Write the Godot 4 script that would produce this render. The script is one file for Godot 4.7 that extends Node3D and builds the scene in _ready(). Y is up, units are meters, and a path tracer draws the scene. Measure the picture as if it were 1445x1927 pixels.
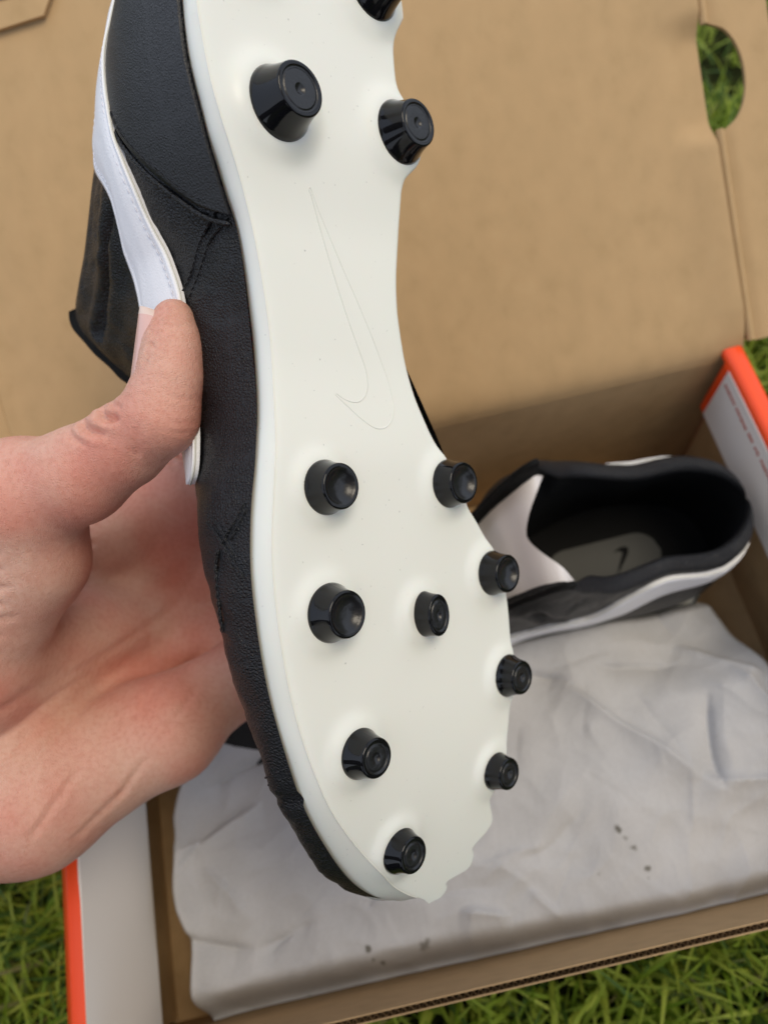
extends Node3D

# ---------------------------------------------------------------- frames
const CAM := Vector3(0.0, 0.44878, 0.0)
const CAM_X := Vector3(0.97348, -0.09487, 0.20817)
const CAM_Y := Vector3(0.22877, 0.4037, -0.88583)
const CAM_F := Vector3(0.0, -0.90996, -0.41469)
const BOOT_AT := Vector3(-0.01138, 0.25655, -0.0846)
const BOOT_S := Vector3(0.14903, 0.44136, -0.88487)
const BOOT_W := Vector3(0.72681, -0.65565, -0.20462)
const BOOT_N := Vector3(0.67047, 0.61264, 0.4185)
const CM := 0.01
var names := {}
var rng := RandomNumberGenerator.new()
var M := {}


func _ready() -> void:
	rng.seed = 7
	set_camera_and_light()
	make_materials()
	build_ground()
	build_box()
	build_paper()
	var b := boot("football_boot", 1, "black and white football boot held sole up, white sole plate with black studs")
	b.transform = Transform3D(Basis(BOOT_S, -BOOT_N, -BOOT_W), BOOT_AT)
	spread = 1.0
	var b2 := boot("football_boot", -1, "black football boot with white tongue lying in the box, opening upward")
	spread = 0.0
	b2.transform = Transform3D(Basis.from_euler(Vector3(deg_to_rad(5.0), deg_to_rad(1.0), 0.0)), Vector3(-0.019, 0.034, -0.124))
	build_hand()


func set_camera_and_light() -> void:
	var cam := Camera3D.new()
	cam.name = "camera"
	var lens := CameraAttributesPhysical.new()
	lens.frustum_focal_length = 18.14
	lens.frustum_focus_distance = 0.205
	lens.exposure_aperture = 7.0
	lens.frustum_near = 0.01
	lens.frustum_far = 200.0
	cam.attributes = lens
	cam.fov = 66.98
	cam.near = 0.01
	cam.far = 200.0
	cam.transform = Transform3D(Basis(CAM_X, CAM_Y, -CAM_F), CAM)
	add_child(cam)
	cam.current = true
	var env := Environment.new()
	env.background_mode = Environment.BG_SKY
	var sky := Sky.new()
	var sm := ProceduralSkyMaterial.new()
	sm.sky_top_color = Color(0.84, 0.89, 0.98)
	sm.sky_horizon_color = Color(0.90, 0.93, 0.97)
	sm.sky_curve = 0.2
	sm.sky_energy_multiplier = 1.0
	sm.ground_bottom_color = Color(0.18, 0.22, 0.10)
	sm.ground_horizon_color = Color(0.35, 0.38, 0.28)
	sm.sun_angle_max = 1.0
	sky.sky_material = sm
	env.sky = sky
	env.tonemap_mode = Environment.TONE_MAPPER_LINEAR
	env.tonemap_exposure = 1.2
	env.sdfgi_enabled = true
	env.ssao_enabled = true
	env.ssil_enabled = true
	var we := WorldEnvironment.new()
	we.name = "world_environment"
	we.environment = env
	add_child(we)
	var sun := DirectionalLight3D.new()
	sun.name = "sun"
	sun.light_color = Color(1.0, 0.95, 0.87)
	sun.light_energy = 0.45
	sun.light_angular_distance = 30.0
	sun.shadow_enabled = true
	add_child(sun)
	sun.look_at_from_position(Vector3(0.35, 0.90, 0.05), Vector3.ZERO)


# ---------------------------------------------------------------- helpers
func numbered(called: String) -> String:
	var k: int = names.get(called, 0)
	names[called] = k + 1
	return called if k == 0 else "%s_%03d" % [called, k]


func thing(called: String, label: String, category: String, group := "") -> Node3D:
	var o := Node3D.new()
	o.name = numbered(called)
	add_child(o)
	tag(o, label, category, group)
	return o


func tag(o: Node, label: String, category: String, group := "") -> void:
	o.set_meta("label", label)
	o.set_meta("category", category)
	if group:
		o.set_meta("group", group)


func obj(called: String, mesh: Mesh, mat: Material, parent: Node = null) -> MeshInstance3D:
	var o := MeshInstance3D.new()
	o.mesh = mesh
	o.material_override = mat
	if parent:
		o.name = called
		parent.add_child(o, true)
	else:
		o.name = numbered(called)
		add_child(o, true)
	return o


func lin(x: float, xs: Array, ys: Array) -> float:
	if x <= xs[0]:
		return ys[0]
	for i in range(1, xs.size()):
		if x <= xs[i]:
			return lerpf(ys[i - 1], ys[i], (x - xs[i - 1]) / (xs[i] - xs[i - 1]))
	return ys[-1]


func curve(x: float, xs: Array, ys: Array) -> float:
	# the same through a smooth curve
	if x <= xs[0]:
		return ys[0]
	for i in range(1, xs.size()):
		if x <= xs[i]:
			var a := maxi(i - 2, 0)
			var b := mini(i + 1, xs.size() - 1)
			return cubic_interpolate_in_time(ys[i - 1], ys[i], ys[a], ys[b], (x - xs[i - 1]) / (xs[i] - xs[i - 1]), xs[i] - xs[i - 1], xs[a] - xs[i - 1], xs[b] - xs[i - 1])
	return ys[-1]


func along(pts: PackedVector2Array, cum: PackedFloat32Array, u: float) -> Vector2:
	var d := clampf(u, 0.0, 1.0) * cum[-1]
	var i := clampi(cum.bsearch(d), 1, pts.size() - 1)
	var t := clampf((d - cum[i - 1]) / maxf(cum[i] - cum[i - 1], 1e-6), 0.0, 1.0)
	return pts[i - 1].lerp(pts[i], t)


func lengths(pts: PackedVector2Array) -> PackedFloat32Array:
	var c := PackedFloat32Array([0.0])
	for i in range(1, pts.size()):
		c.append(c[-1] + pts[i].distance_to(pts[i - 1]))
	return c


func rounded(pts: PackedVector2Array, n := 6) -> PackedVector2Array:
	# the same outline with its corners eased (Catmull-Rom)
	var out := PackedVector2Array()
	for i in pts.size() - 1:
		var a := pts[maxi(i - 1, 0)]
		var d := pts[mini(i + 2, pts.size() - 1)]
		for k in n:
			out.append(pts[i].cubic_interpolate(pts[i + 1], a, d, float(k) / n))
	out.append(pts[-1])
	return out


func grid(rows: Array, uvs: Array = [], close_rows := false) -> ArrayMesh:
	# rows of PackedVector3Array, all of one length -> smooth sheet
	var nr := rows.size()
	var nc: int = rows[0].size()
	var v := PackedVector3Array()
	var uv := PackedVector2Array()
	for i in nr:
		v.append_array(rows[i])
		if uvs.size():
			uv.append_array(uvs[i])
	var idx := PackedInt32Array()
	for i in (nr if close_rows else nr - 1):
		var i2 := (i + 1) % nr
		for j in nc - 1:
			var a := i * nc + j
			var b := i2 * nc + j
			idx.append_array([a, b, a + 1, a + 1, b, b + 1])
	return indexed(v, idx, uv)


func indexed(v: PackedVector3Array, idx: PackedInt32Array, uv := PackedVector2Array(), col := PackedColorArray()) -> ArrayMesh:
	var nrm := PackedVector3Array()
	nrm.resize(v.size())
	for k in range(0, idx.size(), 3):
		var a := v[idx[k]]
		var n := (v[idx[k + 2]] - a).cross(v[idx[k + 1]] - a)
		nrm[idx[k]] += n
		nrm[idx[k + 1]] += n
		nrm[idx[k + 2]] += n
	for k in nrm.size():
		nrm[k] = nrm[k].normalized() if nrm[k].length_squared() > 1e-30 else Vector3.UP
	var arr := []
	arr.resize(Mesh.ARRAY_MAX)
	arr[Mesh.ARRAY_VERTEX] = v
	arr[Mesh.ARRAY_NORMAL] = nrm
	arr[Mesh.ARRAY_INDEX] = idx
	if uv.size():
		arr[Mesh.ARRAY_TEX_UV] = uv
	if col.size():
		arr[Mesh.ARRAY_COLOR] = col
	var m := ArrayMesh.new()
	m.add_surface_from_arrays(Mesh.PRIMITIVE_TRIANGLES, arr)
	return m


func slab(rows: Array, drop: Array) -> ArrayMesh:
	# a sheet with thickness: top rows, the same rows moved by drop[i][j], and a rim between
	var st := SurfaceTool.new()
	st.begin(Mesh.PRIMITIVE_TRIANGLES)
	var low := []
	for i in rows.size():
		var r := PackedVector3Array()
		for j in rows[i].size():
			r.append(rows[i][j] + (drop[i][j] if drop.size() > 1 else drop[0]))
		r.reverse()
		low.append(r)
	st.append_from(grid(rows), 0, Transform3D())
	st.append_from(grid(low), 0, Transform3D())
	var n: int = rows[0].size()
	var l := rows.size() - 1
	var e := [PackedVector3Array(), PackedVector3Array(), PackedVector3Array(), PackedVector3Array()]
	var f := [PackedVector3Array(), PackedVector3Array(), PackedVector3Array(), PackedVector3Array()]
	for j in n:
		e[0].append(rows[0][j])
		f[0].append(low[0][n - 1 - j])
		f[1].append(rows[l][j])
		e[1].append(low[l][n - 1 - j])
	for i in rows.size():
		f[2].append(rows[i][0])
		e[2].append(low[i][n - 1])
		e[3].append(rows[i][n - 1])
		f[3].append(low[i][0])
	for k in 4:
		st.append_from(grid([f[k], e[k]]), 0, Transform3D())
	return st.commit()


func box(st: SurfaceTool, at: Vector3, size: Vector3, basis := Basis()) -> void:
	var b := BoxMesh.new()
	b.size = size
	st.append_from(b, 0, Transform3D(basis, at))


func begin() -> SurfaceTool:
	var st := SurfaceTool.new()
	st.begin(Mesh.PRIMITIVE_TRIANGLES)
	return st


func tube(path: PackedVector3Array, r: float, sides := 6, closed := false, taper := false) -> ArrayMesh:
	var rows := []
	var n := path.size()
	for i in n:
		var a := path[(i - 1 + n) % n] if closed else path[maxi(i - 1, 0)]
		var b := path[(i + 1) % n] if closed else path[mini(i + 1, n - 1)]
		var d := (b - a).normalized()
		var x := d.cross(Vector3(0.3, 0.5, 0.81)).normalized()
		var y := d.cross(x)
		var rr := r
		if taper:
			rr *= sqrt(clampf(minf(i, n - 1 - i) / 2.0, 0.05, 1.0))
		var row := PackedVector3Array()
		for k in sides + 1:
			var t := TAU * k / sides
			row.append(path[i] + (x * cos(t) + y * sin(t)) * rr)
		rows.append(row)
	return grid(rows, [], closed)


func lathe(profile: PackedVector2Array, sides := 40, sx := 1.0, sz := 1.0) -> ArrayMesh:
	var rows := []
	for p in profile:
		var row := PackedVector3Array()
		for k in sides + 1:
			var t := TAU * k / sides
			row.append(Vector3(p.x * cos(t) * sx, p.y, p.x * sin(t) * sz))
		rows.append(row)
	return grid(rows)


# ---------------------------------------------------------------- materials
func noise_tex(size: int, freq: float, type: int, octaves := 3, ramp: Gradient = null, sd := 1, warp := 0.0, cell := -1) -> NoiseTexture2D:
	var n := FastNoiseLite.new()
	n.seed = sd
	n.noise_type = type
	n.frequency = freq
	n.fractal_octaves = octaves
	if octaves <= 1:
		n.fractal_type = FastNoiseLite.FRACTAL_NONE
	if cell >= 0:
		n.cellular_return_type = cell
	if warp > 0.0:
		n.domain_warp_enabled = true
		n.domain_warp_amplitude = warp
		n.domain_warp_frequency = freq * 0.7
	var t := NoiseTexture2D.new()
	t.width = size
	t.height = size
	t.seamless = true
	t.seamless_blend_skirt = 0.15
	t.noise = n
	if ramp:
		t.color_ramp = ramp
	return t


func ramp(stops: Array) -> Gradient:
	var g := Gradient.new()
	g.offsets = PackedFloat32Array(stops.map(func(s): return s[0]))
	g.colors = PackedColorArray(stops.map(func(s): return s[1]))
	return g


func mat(called: String, linear: Color, rough: float, spec := 0.5) -> StandardMaterial3D:
	var m := StandardMaterial3D.new()
	m.resource_name = called
	m.albedo_color = linear.linear_to_srgb()
	m.roughness = rough
	m.metallic_specular = spec
	m.cull_mode = BaseMaterial3D.CULL_DISABLED
	M[called] = m
	return m


func triplanar(m: StandardMaterial3D, s: float) -> void:
	m.uv1_triplanar = true
	m.uv1_scale = Vector3(s, s, s)


func relief(m: StandardMaterial3D, t: Texture2D, depth_cm: float) -> void:
	m.heightmap_enabled = true
	m.heightmap_texture = t
	m.heightmap_scale = depth_cm


func grey(a: float) -> Color:
	return Color(a, a, a)


func make_materials() -> void:
	var m := mat("white plastic", Color(0.83, 0.825, 0.745), 0.25)
	m.subsurf_scatter_enabled = true
	m.subsurf_scatter_strength = 0.08
	triplanar(m, 9.0)
	m.albedo_texture = noise_tex(512, 0.05, FastNoiseLite.TYPE_SIMPLEX, 4, ramp([[0.0, grey(0.7)], [0.045, grey(0.9)], [0.07, grey(1.0)], [1.0, grey(1.0)]]), 5)
	mat("white plastic line", Color(0.84, 0.825, 0.73), 0.3)
	mat("black plastic", Color(0.006, 0.006, 0.007), 0.08, 0.42)
	var tip := mat("stud tip", Color(0.011, 0.011, 0.012), 0.3)
	triplanar(tip, 60.0)
	relief(tip, noise_tex(256, 0.04, FastNoiseLite.TYPE_SIMPLEX, 3, null, 12), 0.004)
	var cells := noise_tex(512, 0.075, FastNoiseLite.TYPE_CELLULAR, 2, ramp([[0.0, grey(0.0)], [0.5, grey(0.75)], [1.0, grey(1.0)]]), 3, 6.0, FastNoiseLite.RETURN_DISTANCE2_SUB)
	var fine := noise_tex(512, 0.11, FastNoiseLite.TYPE_CELLULAR, 2, ramp([[0.0, grey(0.0)], [0.5, grey(0.8)], [1.0, grey(1.0)]]), 8, 9.0, FastNoiseLite.RETURN_DISTANCE2_SUB)
	m = mat("black leather", Color(0.009, 0.009, 0.010), 0.38, 0.42)
	triplanar(m, 27.0)
	relief(m, cells, 0.05)
	m = mat("heel leather", Color(0.009, 0.009, 0.0105), 0.42)
	triplanar(m, 24.0)
	relief(m, fine, 0.02)
	m = mat("white leather", Color(0.88, 0.88, 0.90), 0.45)
	triplanar(m, 21.0)
	relief(m, fine, 0.006)
	m = mat("white edge", Color(0.66, 0.65, 0.58), 0.7)
	m = mat("tongue leather", Color(0.74, 0.70, 0.69), 0.55)
	triplanar(m, 21.0)
	relief(m, fine, 0.012)
	m = mat("black lining", Color(0.006, 0.006, 0.006), 0.85, 0.3)
	mat("thread", Color(0.008, 0.008, 0.009), 0.6)
	mat("white thread", Color(0.72, 0.72, 0.78), 0.6)
	mat("insole print", Color(0.06, 0.06, 0.054), 0.7)
	mat("glossy tape", Color(0.03, 0.032, 0.036), 0.28)
	# cardboard
	var fibre := noise_tex(1024, 0.012, FastNoiseLite.TYPE_SIMPLEX_SMOOTH, 5, ramp([[0.0, Color(0.91, 0.90, 0.87)], [0.35, Color(0.96, 0.955, 0.945)], [0.65, Color(0.98, 0.97, 0.96)], [1.0, Color(1.0, 1.0, 1.0)]]), 21)
	m = mat("kraft cardboard", Color(0.50, 0.335, 0.17), 0.78, 0.35)
	triplanar(m, 5.0)
	m.albedo_texture = fibre
	relief(m, noise_tex(512, 0.03, FastNoiseLite.TYPE_SIMPLEX, 4, null, 23), 0.01)
	mat("corrugated core", Color(0.26, 0.165, 0.085), 0.9, 0.2)
	m = mat("orange print", Color(0.92, 0.075, 0.008), 0.38)
	m = mat("white print", Color(0.83, 0.79, 0.74), 0.5)
	mat("red print", Color(0.50, 0.12, 0.08), 0.5)
	# paper
	m = mat("tissue paper", Color(0.55, 0.548, 0.56), 0.8, 0.3)
	m.backlight_enabled = true
	m.backlight = Color(0.2, 0.2, 0.2)
	# skin
	m = mat("skin", Color.WHITE, 0.5, 0.42)
	m.vertex_color_use_as_albedo = true
	m.subsurf_scatter_enabled = true
	m.subsurf_scatter_strength = 0.1
	triplanar(m, 34.0)
	m.albedo_texture = noise_tex(512, 0.02, FastNoiseLite.TYPE_SIMPLEX, 4, ramp([[0.0, Color(0.95, 0.89, 0.87)], [0.4, Color(0.985, 0.96, 0.95)], [0.62, Color(1, 1, 1)], [1.0, Color(1.0, 0.98, 0.96)]]), 31)
	relief(m, noise_tex(512, 0.09, FastNoiseLite.TYPE_CELLULAR, 2, null, 33, 14.0, FastNoiseLite.RETURN_DISTANCE2_SUB), 0.03)
	mat("dark cloth", Color(0.02, 0.021, 0.026), 0.9, 0.2)
	mat("hair", Color(0.03, 0.018, 0.01), 0.6)
	m = mat("nail", Color(0.70, 0.44, 0.385), 0.16)
	mat("nail edge", Color(0.74, 0.58, 0.50), 0.3)
	# lawn
	m = mat("grass blade", Color.WHITE, 0.55, 0.4)
	m.vertex_color_use_as_albedo = true
	m.backlight_enabled = true
	m.backlight = Color(0.85, 0.85, 0.85)
	m = mat("soil", Color(0.05, 0.06, 0.02), 1.0, 0.1)
	triplanar(m, 6.0)
	m.albedo_texture = noise_tex(512, 0.03, FastNoiseLite.TYPE_SIMPLEX, 4, ramp([[0.0, grey(0.4)], [1.0, grey(1.0)]]), 41)


# ---------------------------------------------------------------- lawn
func build_ground() -> void:
	var p := PlaneMesh.new()
	p.size = Vector2(120, 120)
	var g := obj("ground", p, M["soil"])
	g.set_meta("kind", "structure")
	tag(g, "dark soil of the lawn under the shoe box", "ground")
	for kind in 3:
		var mm := MultiMesh.new()
		mm.transform_format = MultiMesh.TRANSFORM_3D
		mm.use_colors = true
		mm.mesh = blade(kind)
		var places: Array[Transform3D] = []
		var tints: Array[Color] = []
		var want: int = [26000, 20000, 3500][kind]
		for k in want:
			var near := k % 3 != 0
			var x := rng.randf_range(-0.36, 0.40) if near else rng.randf_range(-0.9, 0.9)
			var z := rng.randf_range(-0.46, 0.20) if near else rng.randf_range(-1.1, 0.6)
			if x > -0.163 and x < 0.192 and z > -0.197 and z < 0.049:
				continue
			var h := rng.randf_range(0.026, 0.056) * (1.15 if kind == 1 else 1.0)
			var lean := rng.randf_range(0.03, 0.5)
			var turn := rng.randf() * TAU
			# blades next to the box lean away from it
			var to_box := Vector2(maxf(maxf(-0.163 - x, x - 0.192), 0.0), maxf(maxf(-0.197 - z, z - 0.049), 0.0)).length()
			if to_box < 0.03:
				lean *= 0.4
			# the lid and its flaps cover the lawn behind the box
			if z < -0.19 and x > -0.21 and x < 0.225:
				var clear := 0.10 + (-0.192 - z) * 0.6
				h = minf(h, clear)
			var b := Basis(Vector3.UP, turn) * Basis(Vector3.RIGHT, lean) * Basis(Vector3.UP, rng.randf_range(-0.6, 0.6))
			b = b * Basis.from_scale(Vector3(rng.randf_range(0.75, 1.35), h, h))
			places.append(Transform3D(b, Vector3(x, 0.0, z)))
			var tip_at := Vector3(x, 0, z) + b * Vector3(0, 0.8, 0.35)
			var mid_at := Vector3(x, 0, z) + b * Vector3(0, 0.5, 0.1)
			var keep_out := Rect2(-0.1645, -0.1985, 0.3580, 0.2490)
			if keep_out.has_point(Vector2(tip_at.x, tip_at.z)) or keep_out.has_point(Vector2(mid_at.x, mid_at.z)):
				places.pop_back()
				continue
			var t := rng.randf()
			var c := Color(0.17, 0.27, 0.018).lerp(Color(0.42, 0.50, 0.08), t)
			if kind == 2:
				c = Color(0.24, 0.22, 0.09).lerp(Color(0.12, 0.17, 0.04), t)
			elif rng.randf() < 0.15:
				c = Color(0.08, 0.15, 0.03)
			tints.append(c)
		mm.instance_count = places.size()
		for k in places.size():
			mm.set_instance_transform(k, places[k])
			mm.set_instance_color(k, tints[k])
		var o := MultiMeshInstance3D.new()
		o.multimesh = mm
		o.material_override = M["grass blade"]
		o.name = numbered("grass")
		add_child(o)
		o.set_meta("kind", "stuff")
		tag(o, ["short upright green lawn grass around the box", "longer arched green lawn grass around the box", "scattered yellowish dry grass blades among the lawn"][kind], "grass")


func blade(kind: int) -> ArrayMesh:
	# one blade, 1 unit tall, 2.4 mm wide, arched and folded along its rib
	var rows := []
	for i in 6:
		var t := i / 5.0
		var w := 0.0013 * (1.0 - pow(t, 2.2)) * (0.75 + 0.5 * t) + 0.00004
		var arch: float = [0.18, 0.55, 0.4][kind] * t * t
		var y: float = t * (1.0 - [0.04, 0.22, 0.15][kind] * t)
		rows.append(PackedVector3Array([Vector3(-w, y, arch), Vector3(0.0, y, arch - w * 8.0), Vector3(w, y, arch)]))
	return grid(rows)


# ---------------------------------------------------------------- shoe box
func build_box() -> void:
	var t := thing("shoe_box", "open brown cardboard shoe box with orange edges, lid folded back on the grass", "shoe box")
	var zb := -0.192
	var zf := 0.0465
	# floor
	var st := begin()
	box(st, Vector3(0.0145, 0.004, -0.0735), Vector3(0.348, 0.004, 0.235))
	obj("floor", st.commit(), M["kraft cardboard"], t)
	# back wall
	st = begin()
	box(st, Vector3(0.0145, 0.0565, zb - 0.0015), Vector3(0.3505, 0.111, 0.003))
	obj("back_wall", st.commit(), M["kraft cardboard"], t)
	# front wall: two liners and the fluted core between them
	var fw := Node3D.new()
	fw.name = "front_wall"
	t.add_child(fw, true)
	st = begin()
	box(st, Vector3(0.0145, 0.0605, zf - 0.0002), Vector3(0.345, 0.119, 0.0004))
	obj("outer_liner", st.commit(), M["kraft cardboard"], fw)
	st = begin()
	box(st, Vector3(0.0145, 0.0603, zf - 0.0026), Vector3(0.345, 0.1186, 0.0004))
	obj("inner_liner", st.commit(), M["kraft cardboard"], fw)
	var top := PackedVector3Array()
	var bot := PackedVector3Array()
	var n := 1300
	for i in n:
		var x := -0.158 + 0.345 * i / (n - 1.0)
		var ph := x / 0.0026 * TAU
		var z := zf - 0.0014 + 0.00092 * sin(ph) + 0.00008 * sin(ph * 0.13)
		top.append(Vector3(x, 0.1192 + 0.0002 * sin(x * 900.0), z))
		bot.append(Vector3(x, 0.08, z))
	var core := slab([bot, top], [Vector3(0, 0, 0.00018)])
	obj("fluted_core", core, M["corrugated core"], fw)
	# left side wall, printed orange outside, folded over at the top
	obj("side_wall", side_shell([[-0.1613, 0.0], [-0.1613, 0.112], [-0.1610, 0.1150], [-0.1571, 0.1196], [-0.1565, 0.1199], [-0.1520, 0.1192]], zf - 0.0035), M["orange print"], t)
	obj("inner_flap", flap_sheet(-0.1516, 0.1190, -0.1452, 0.0600, zb + 0.004, zf - 0.0035), M["white print"], t)
	st = begin()
	box(st, Vector3(-0.1585, 0.059, -0.0735), Vector3(0.0016, 0.112, 0.2325))
	obj("inner_liner", st.commit(), M["kraft cardboard"], t)
	st = begin()
	box(st, Vector3(0.1885, 0.058, -0.0735), Vector3(0.0016, 0.110, 0.2325))
	obj("inner_liner", st.commit(), M["kraft cardboard"], t)
	# right side wall
	obj("side_wall", side_shell([[0.1905, 0.0], [0.1905, 0.114], [0.1898, 0.1185], [0.1880, 0.1200], [0.1825, 0.1200], [0.1803, 0.1190], [0.1798, 0.1160]], zf - 0.0035), M["orange print"], t)
	var rf := obj("inner_flap", flap_sheet(0.1796, 0.1158, 0.1782, 0.0765, zb + 0.009, zf - 0.0035), M["white print"], t)
	# its orange border along the back edge
	obj("printed_border", flap_sheet(0.17965, 0.1158, 0.1784, 0.0765, zb + 0.0042, zb + 0.0088), M["orange print"], rf)
	# a line of small red print below the fold, too soft to read
	st = begin()
	var z := zb + 0.0125
	var r2 := RandomNumberGenerator.new()
	r2.seed = 3
	while z < zf - 0.02:
		for k in r2.randi_range(3, 7):
			var w := r2.randf_range(0.0009, 0.0016)
			box(st, Vector3(lerpf(0.1796, 0.1782, 0.186) + 0.0006 * sin(0.186 * PI) * sin(z * 22.0 + 1.0) - 0.0001, 0.1085 + r2.randf_range(-0.0002, 0.0002), z), Vector3(0.0003, r2.randf_range(0.0014, 0.0022), w))
			z += w + 0.0005
		z += r2.randf_range(0.0012, 0.0022)
	obj("small_print", st.commit(), M["red print"], rf)
	build_lid(t)


func side_shell(profile: Array, z1: float) -> ArrayMesh:
	var rows := []
	for k in 25:
		var z := lerpf(-0.1935, z1, k / 24.0)
		var row := PackedVector3Array()
		for p in profile:
			row.append(Vector3(p[0] + 0.0004 * sin(z * 31.0), p[1] + 0.0003 * sin(z * 47.0), z))
		rows.append(row)
	var st := begin()
	st.append_from(grid(rows), 0, Transform3D())
	st.generate_normals()
	return st.commit()


func flap_sheet(x0: float, y0: float, x1: float, y1: float, z0: float, z1: float) -> ArrayMesh:
	var rows := []
	for k in 31:
		var z := lerpf(z0, z1, k / 30.0)
		var row := PackedVector3Array()
		for j in 9:
			var f := j / 8.0
			row.append(Vector3(lerpf(x0, x1, f) + 0.0006 * sin(f * PI) * sin(z * 22.0 + 1.0), lerpf(y0, y1, f), z))
		rows.append(row)
	return slab(rows, [Vector3(0.0011, 0, 0) if x0 > 0 else Vector3(-0.0011, 0, 0)])


func lid_cut(s: float) -> float:
	# how far the thumb hole reaches into the flap at height s of the lid
	var q := (s - 0.1235) / 0.0225
	return 0.0145 * sqrt(maxf(0.0, 1.0 - q * q))


func build_lid(t: Node3D) -> void:
	var a := deg_to_rad(34.0)
	var up := Vector3(0, sin(a), -cos(a))
	var nrm := Vector3(0, cos(a), sin(a))
	var hinge := Vector3(0, 0.1205, -0.1925)
	var rows := []
	var drop := []
	for i in 111:
		var s := 0.0 + 0.24 * i / 110.0
		var row := PackedVector3Array()
		var dr := PackedVector3Array()
		for j in 150:
			var f := j / 149.0
			var x := lerpf(-0.168, 0.1905, pow(f, 0.8))
			var away := clampf(absf(s - 0.1235) / 0.0225, 0.0, 4.0)
			var held := smoothstep(0.75, 1.35, away)
			var d := 0.0040 * held * exp(-pow((0.1905 - x) / 0.015, 2.0)) * smoothstep(0.0, 0.02, s)
			d -= 0.0026 * (1.0 - held) * exp(-pow((0.1905 - x) / 0.013, 2.0))
			d -= 0.004 * exp(-pow((x + 0.166) / 0.02, 2.0))
			d += 0.0012 * sin(x * 17.0 + 1.0) * sin(s * 16.0)
			var on := up * s
			if s < 0.012:
				# bends up out of the back wall
				var q := s / 0.012
				on = Vector3(0, -0.0085 * (1.0 - q) * (1.0 - q), 0.0004 * (1.0 - q)) + up * 0.012 * q * q
			row.append(hinge + Vector3(x, 0, 0) + on + nrm * d)
			dr.append(-nrm * 0.0021)
		rows.append(row)
		drop.append(dr)
	var lid := obj("lid", slab(rows, drop), M["kraft cardboard"], t)
	# crease strip between lid and right flap, interrupted by the thumb hole
	for part in [[0.002, 0.1005], [0.1465, 0.22]]:
		var rr := []
		for i in 30:
			var s: float = lerpf(part[0], part[1], i / 29.0)
			var row := PackedVector3Array()
			for j in 9:
				var f := j / 8.0
				row.append(hinge + Vector3(0.1913 + 0.0034 * f, 0, 0) + up * s + nrm * (0.0016 + 0.0012 * sin(f * PI)))
			rr.append(row)
		obj("crease", slab(rr, [-nrm * 0.0016]), M["kraft cardboard"], lid)
	# right flap with half the thumb hole cut from it
	rows = []
	for i in 121:
		var s := 0.0015 + 0.2185 * i / 120.0
		var x0 := 0.1956 + lid_cut(s) * 0.93
		var row := PackedVector3Array()
		for j in 21:
			var f := j / 20.0
			var x := lerpf(x0, 0.2235, f)
			row.append(hinge + Vector3(x, 0, 0) + up * s + nrm * (0.0004 - (x - 0.1956) * 0.03 - 0.0012 * exp(-pow((x - 0.1956) / 0.003, 2.0))))
		rows.append(row)
	obj("lid_flap", slab(rows, [-nrm * 0.0021]), M["kraft cardboard"], lid)
	# left flap
	rows = []
	for i in 41:
		var s := 0.002 + 0.205 * i / 40.0
		var row := PackedVector3Array()
		for j in 11:
			var x := lerpf(-0.1681, -0.21, j / 10.0)
			row.append(hinge + Vector3(x, 0, 0) + up * s + nrm * (-0.0046 + (-0.1681 - x) * 0.12))
		rows.append(row)
	obj("lid_flap", slab(rows, [-nrm * 0.0021]), M["kraft cardboard"], lid)
	# the folded lip at the far end of the lid, corner cut off, white on its printed side
	rows = []
	for i in 9:
		var f := i / 8.0
		var row := PackedVector3Array()
		for j in 31:
			var x := lerpf(-0.166, lerpf(-0.0956, -0.0885, f), j / 30.0)
			row.append(hinge + Vector3(x, 0, 0) + up * lerpf(0.2113 + (x + 0.0956) * 0.07, 0.2205, f) + nrm * 0.0036)
		rows.append(row)
	obj("folded_lip", slab(rows, [-nrm * 0.0024]), M["kraft cardboard"], lid)
	rows = []
	for i in 5:
		var row := PackedVector3Array()
		for j in 21:
			var x := lerpf(-0.166, -0.0935, j / 20.0)
			row.append(hinge + Vector3(x, 0, 0) + up * (0.2206 + (x + 0.0935) * -0.09 + 0.012 * i / 4.0) + nrm * 0.0046)
		rows.append(row)
	obj("printed_lip", slab(rows, [-nrm * 0.0008]), M["white print"], lid)


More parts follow.
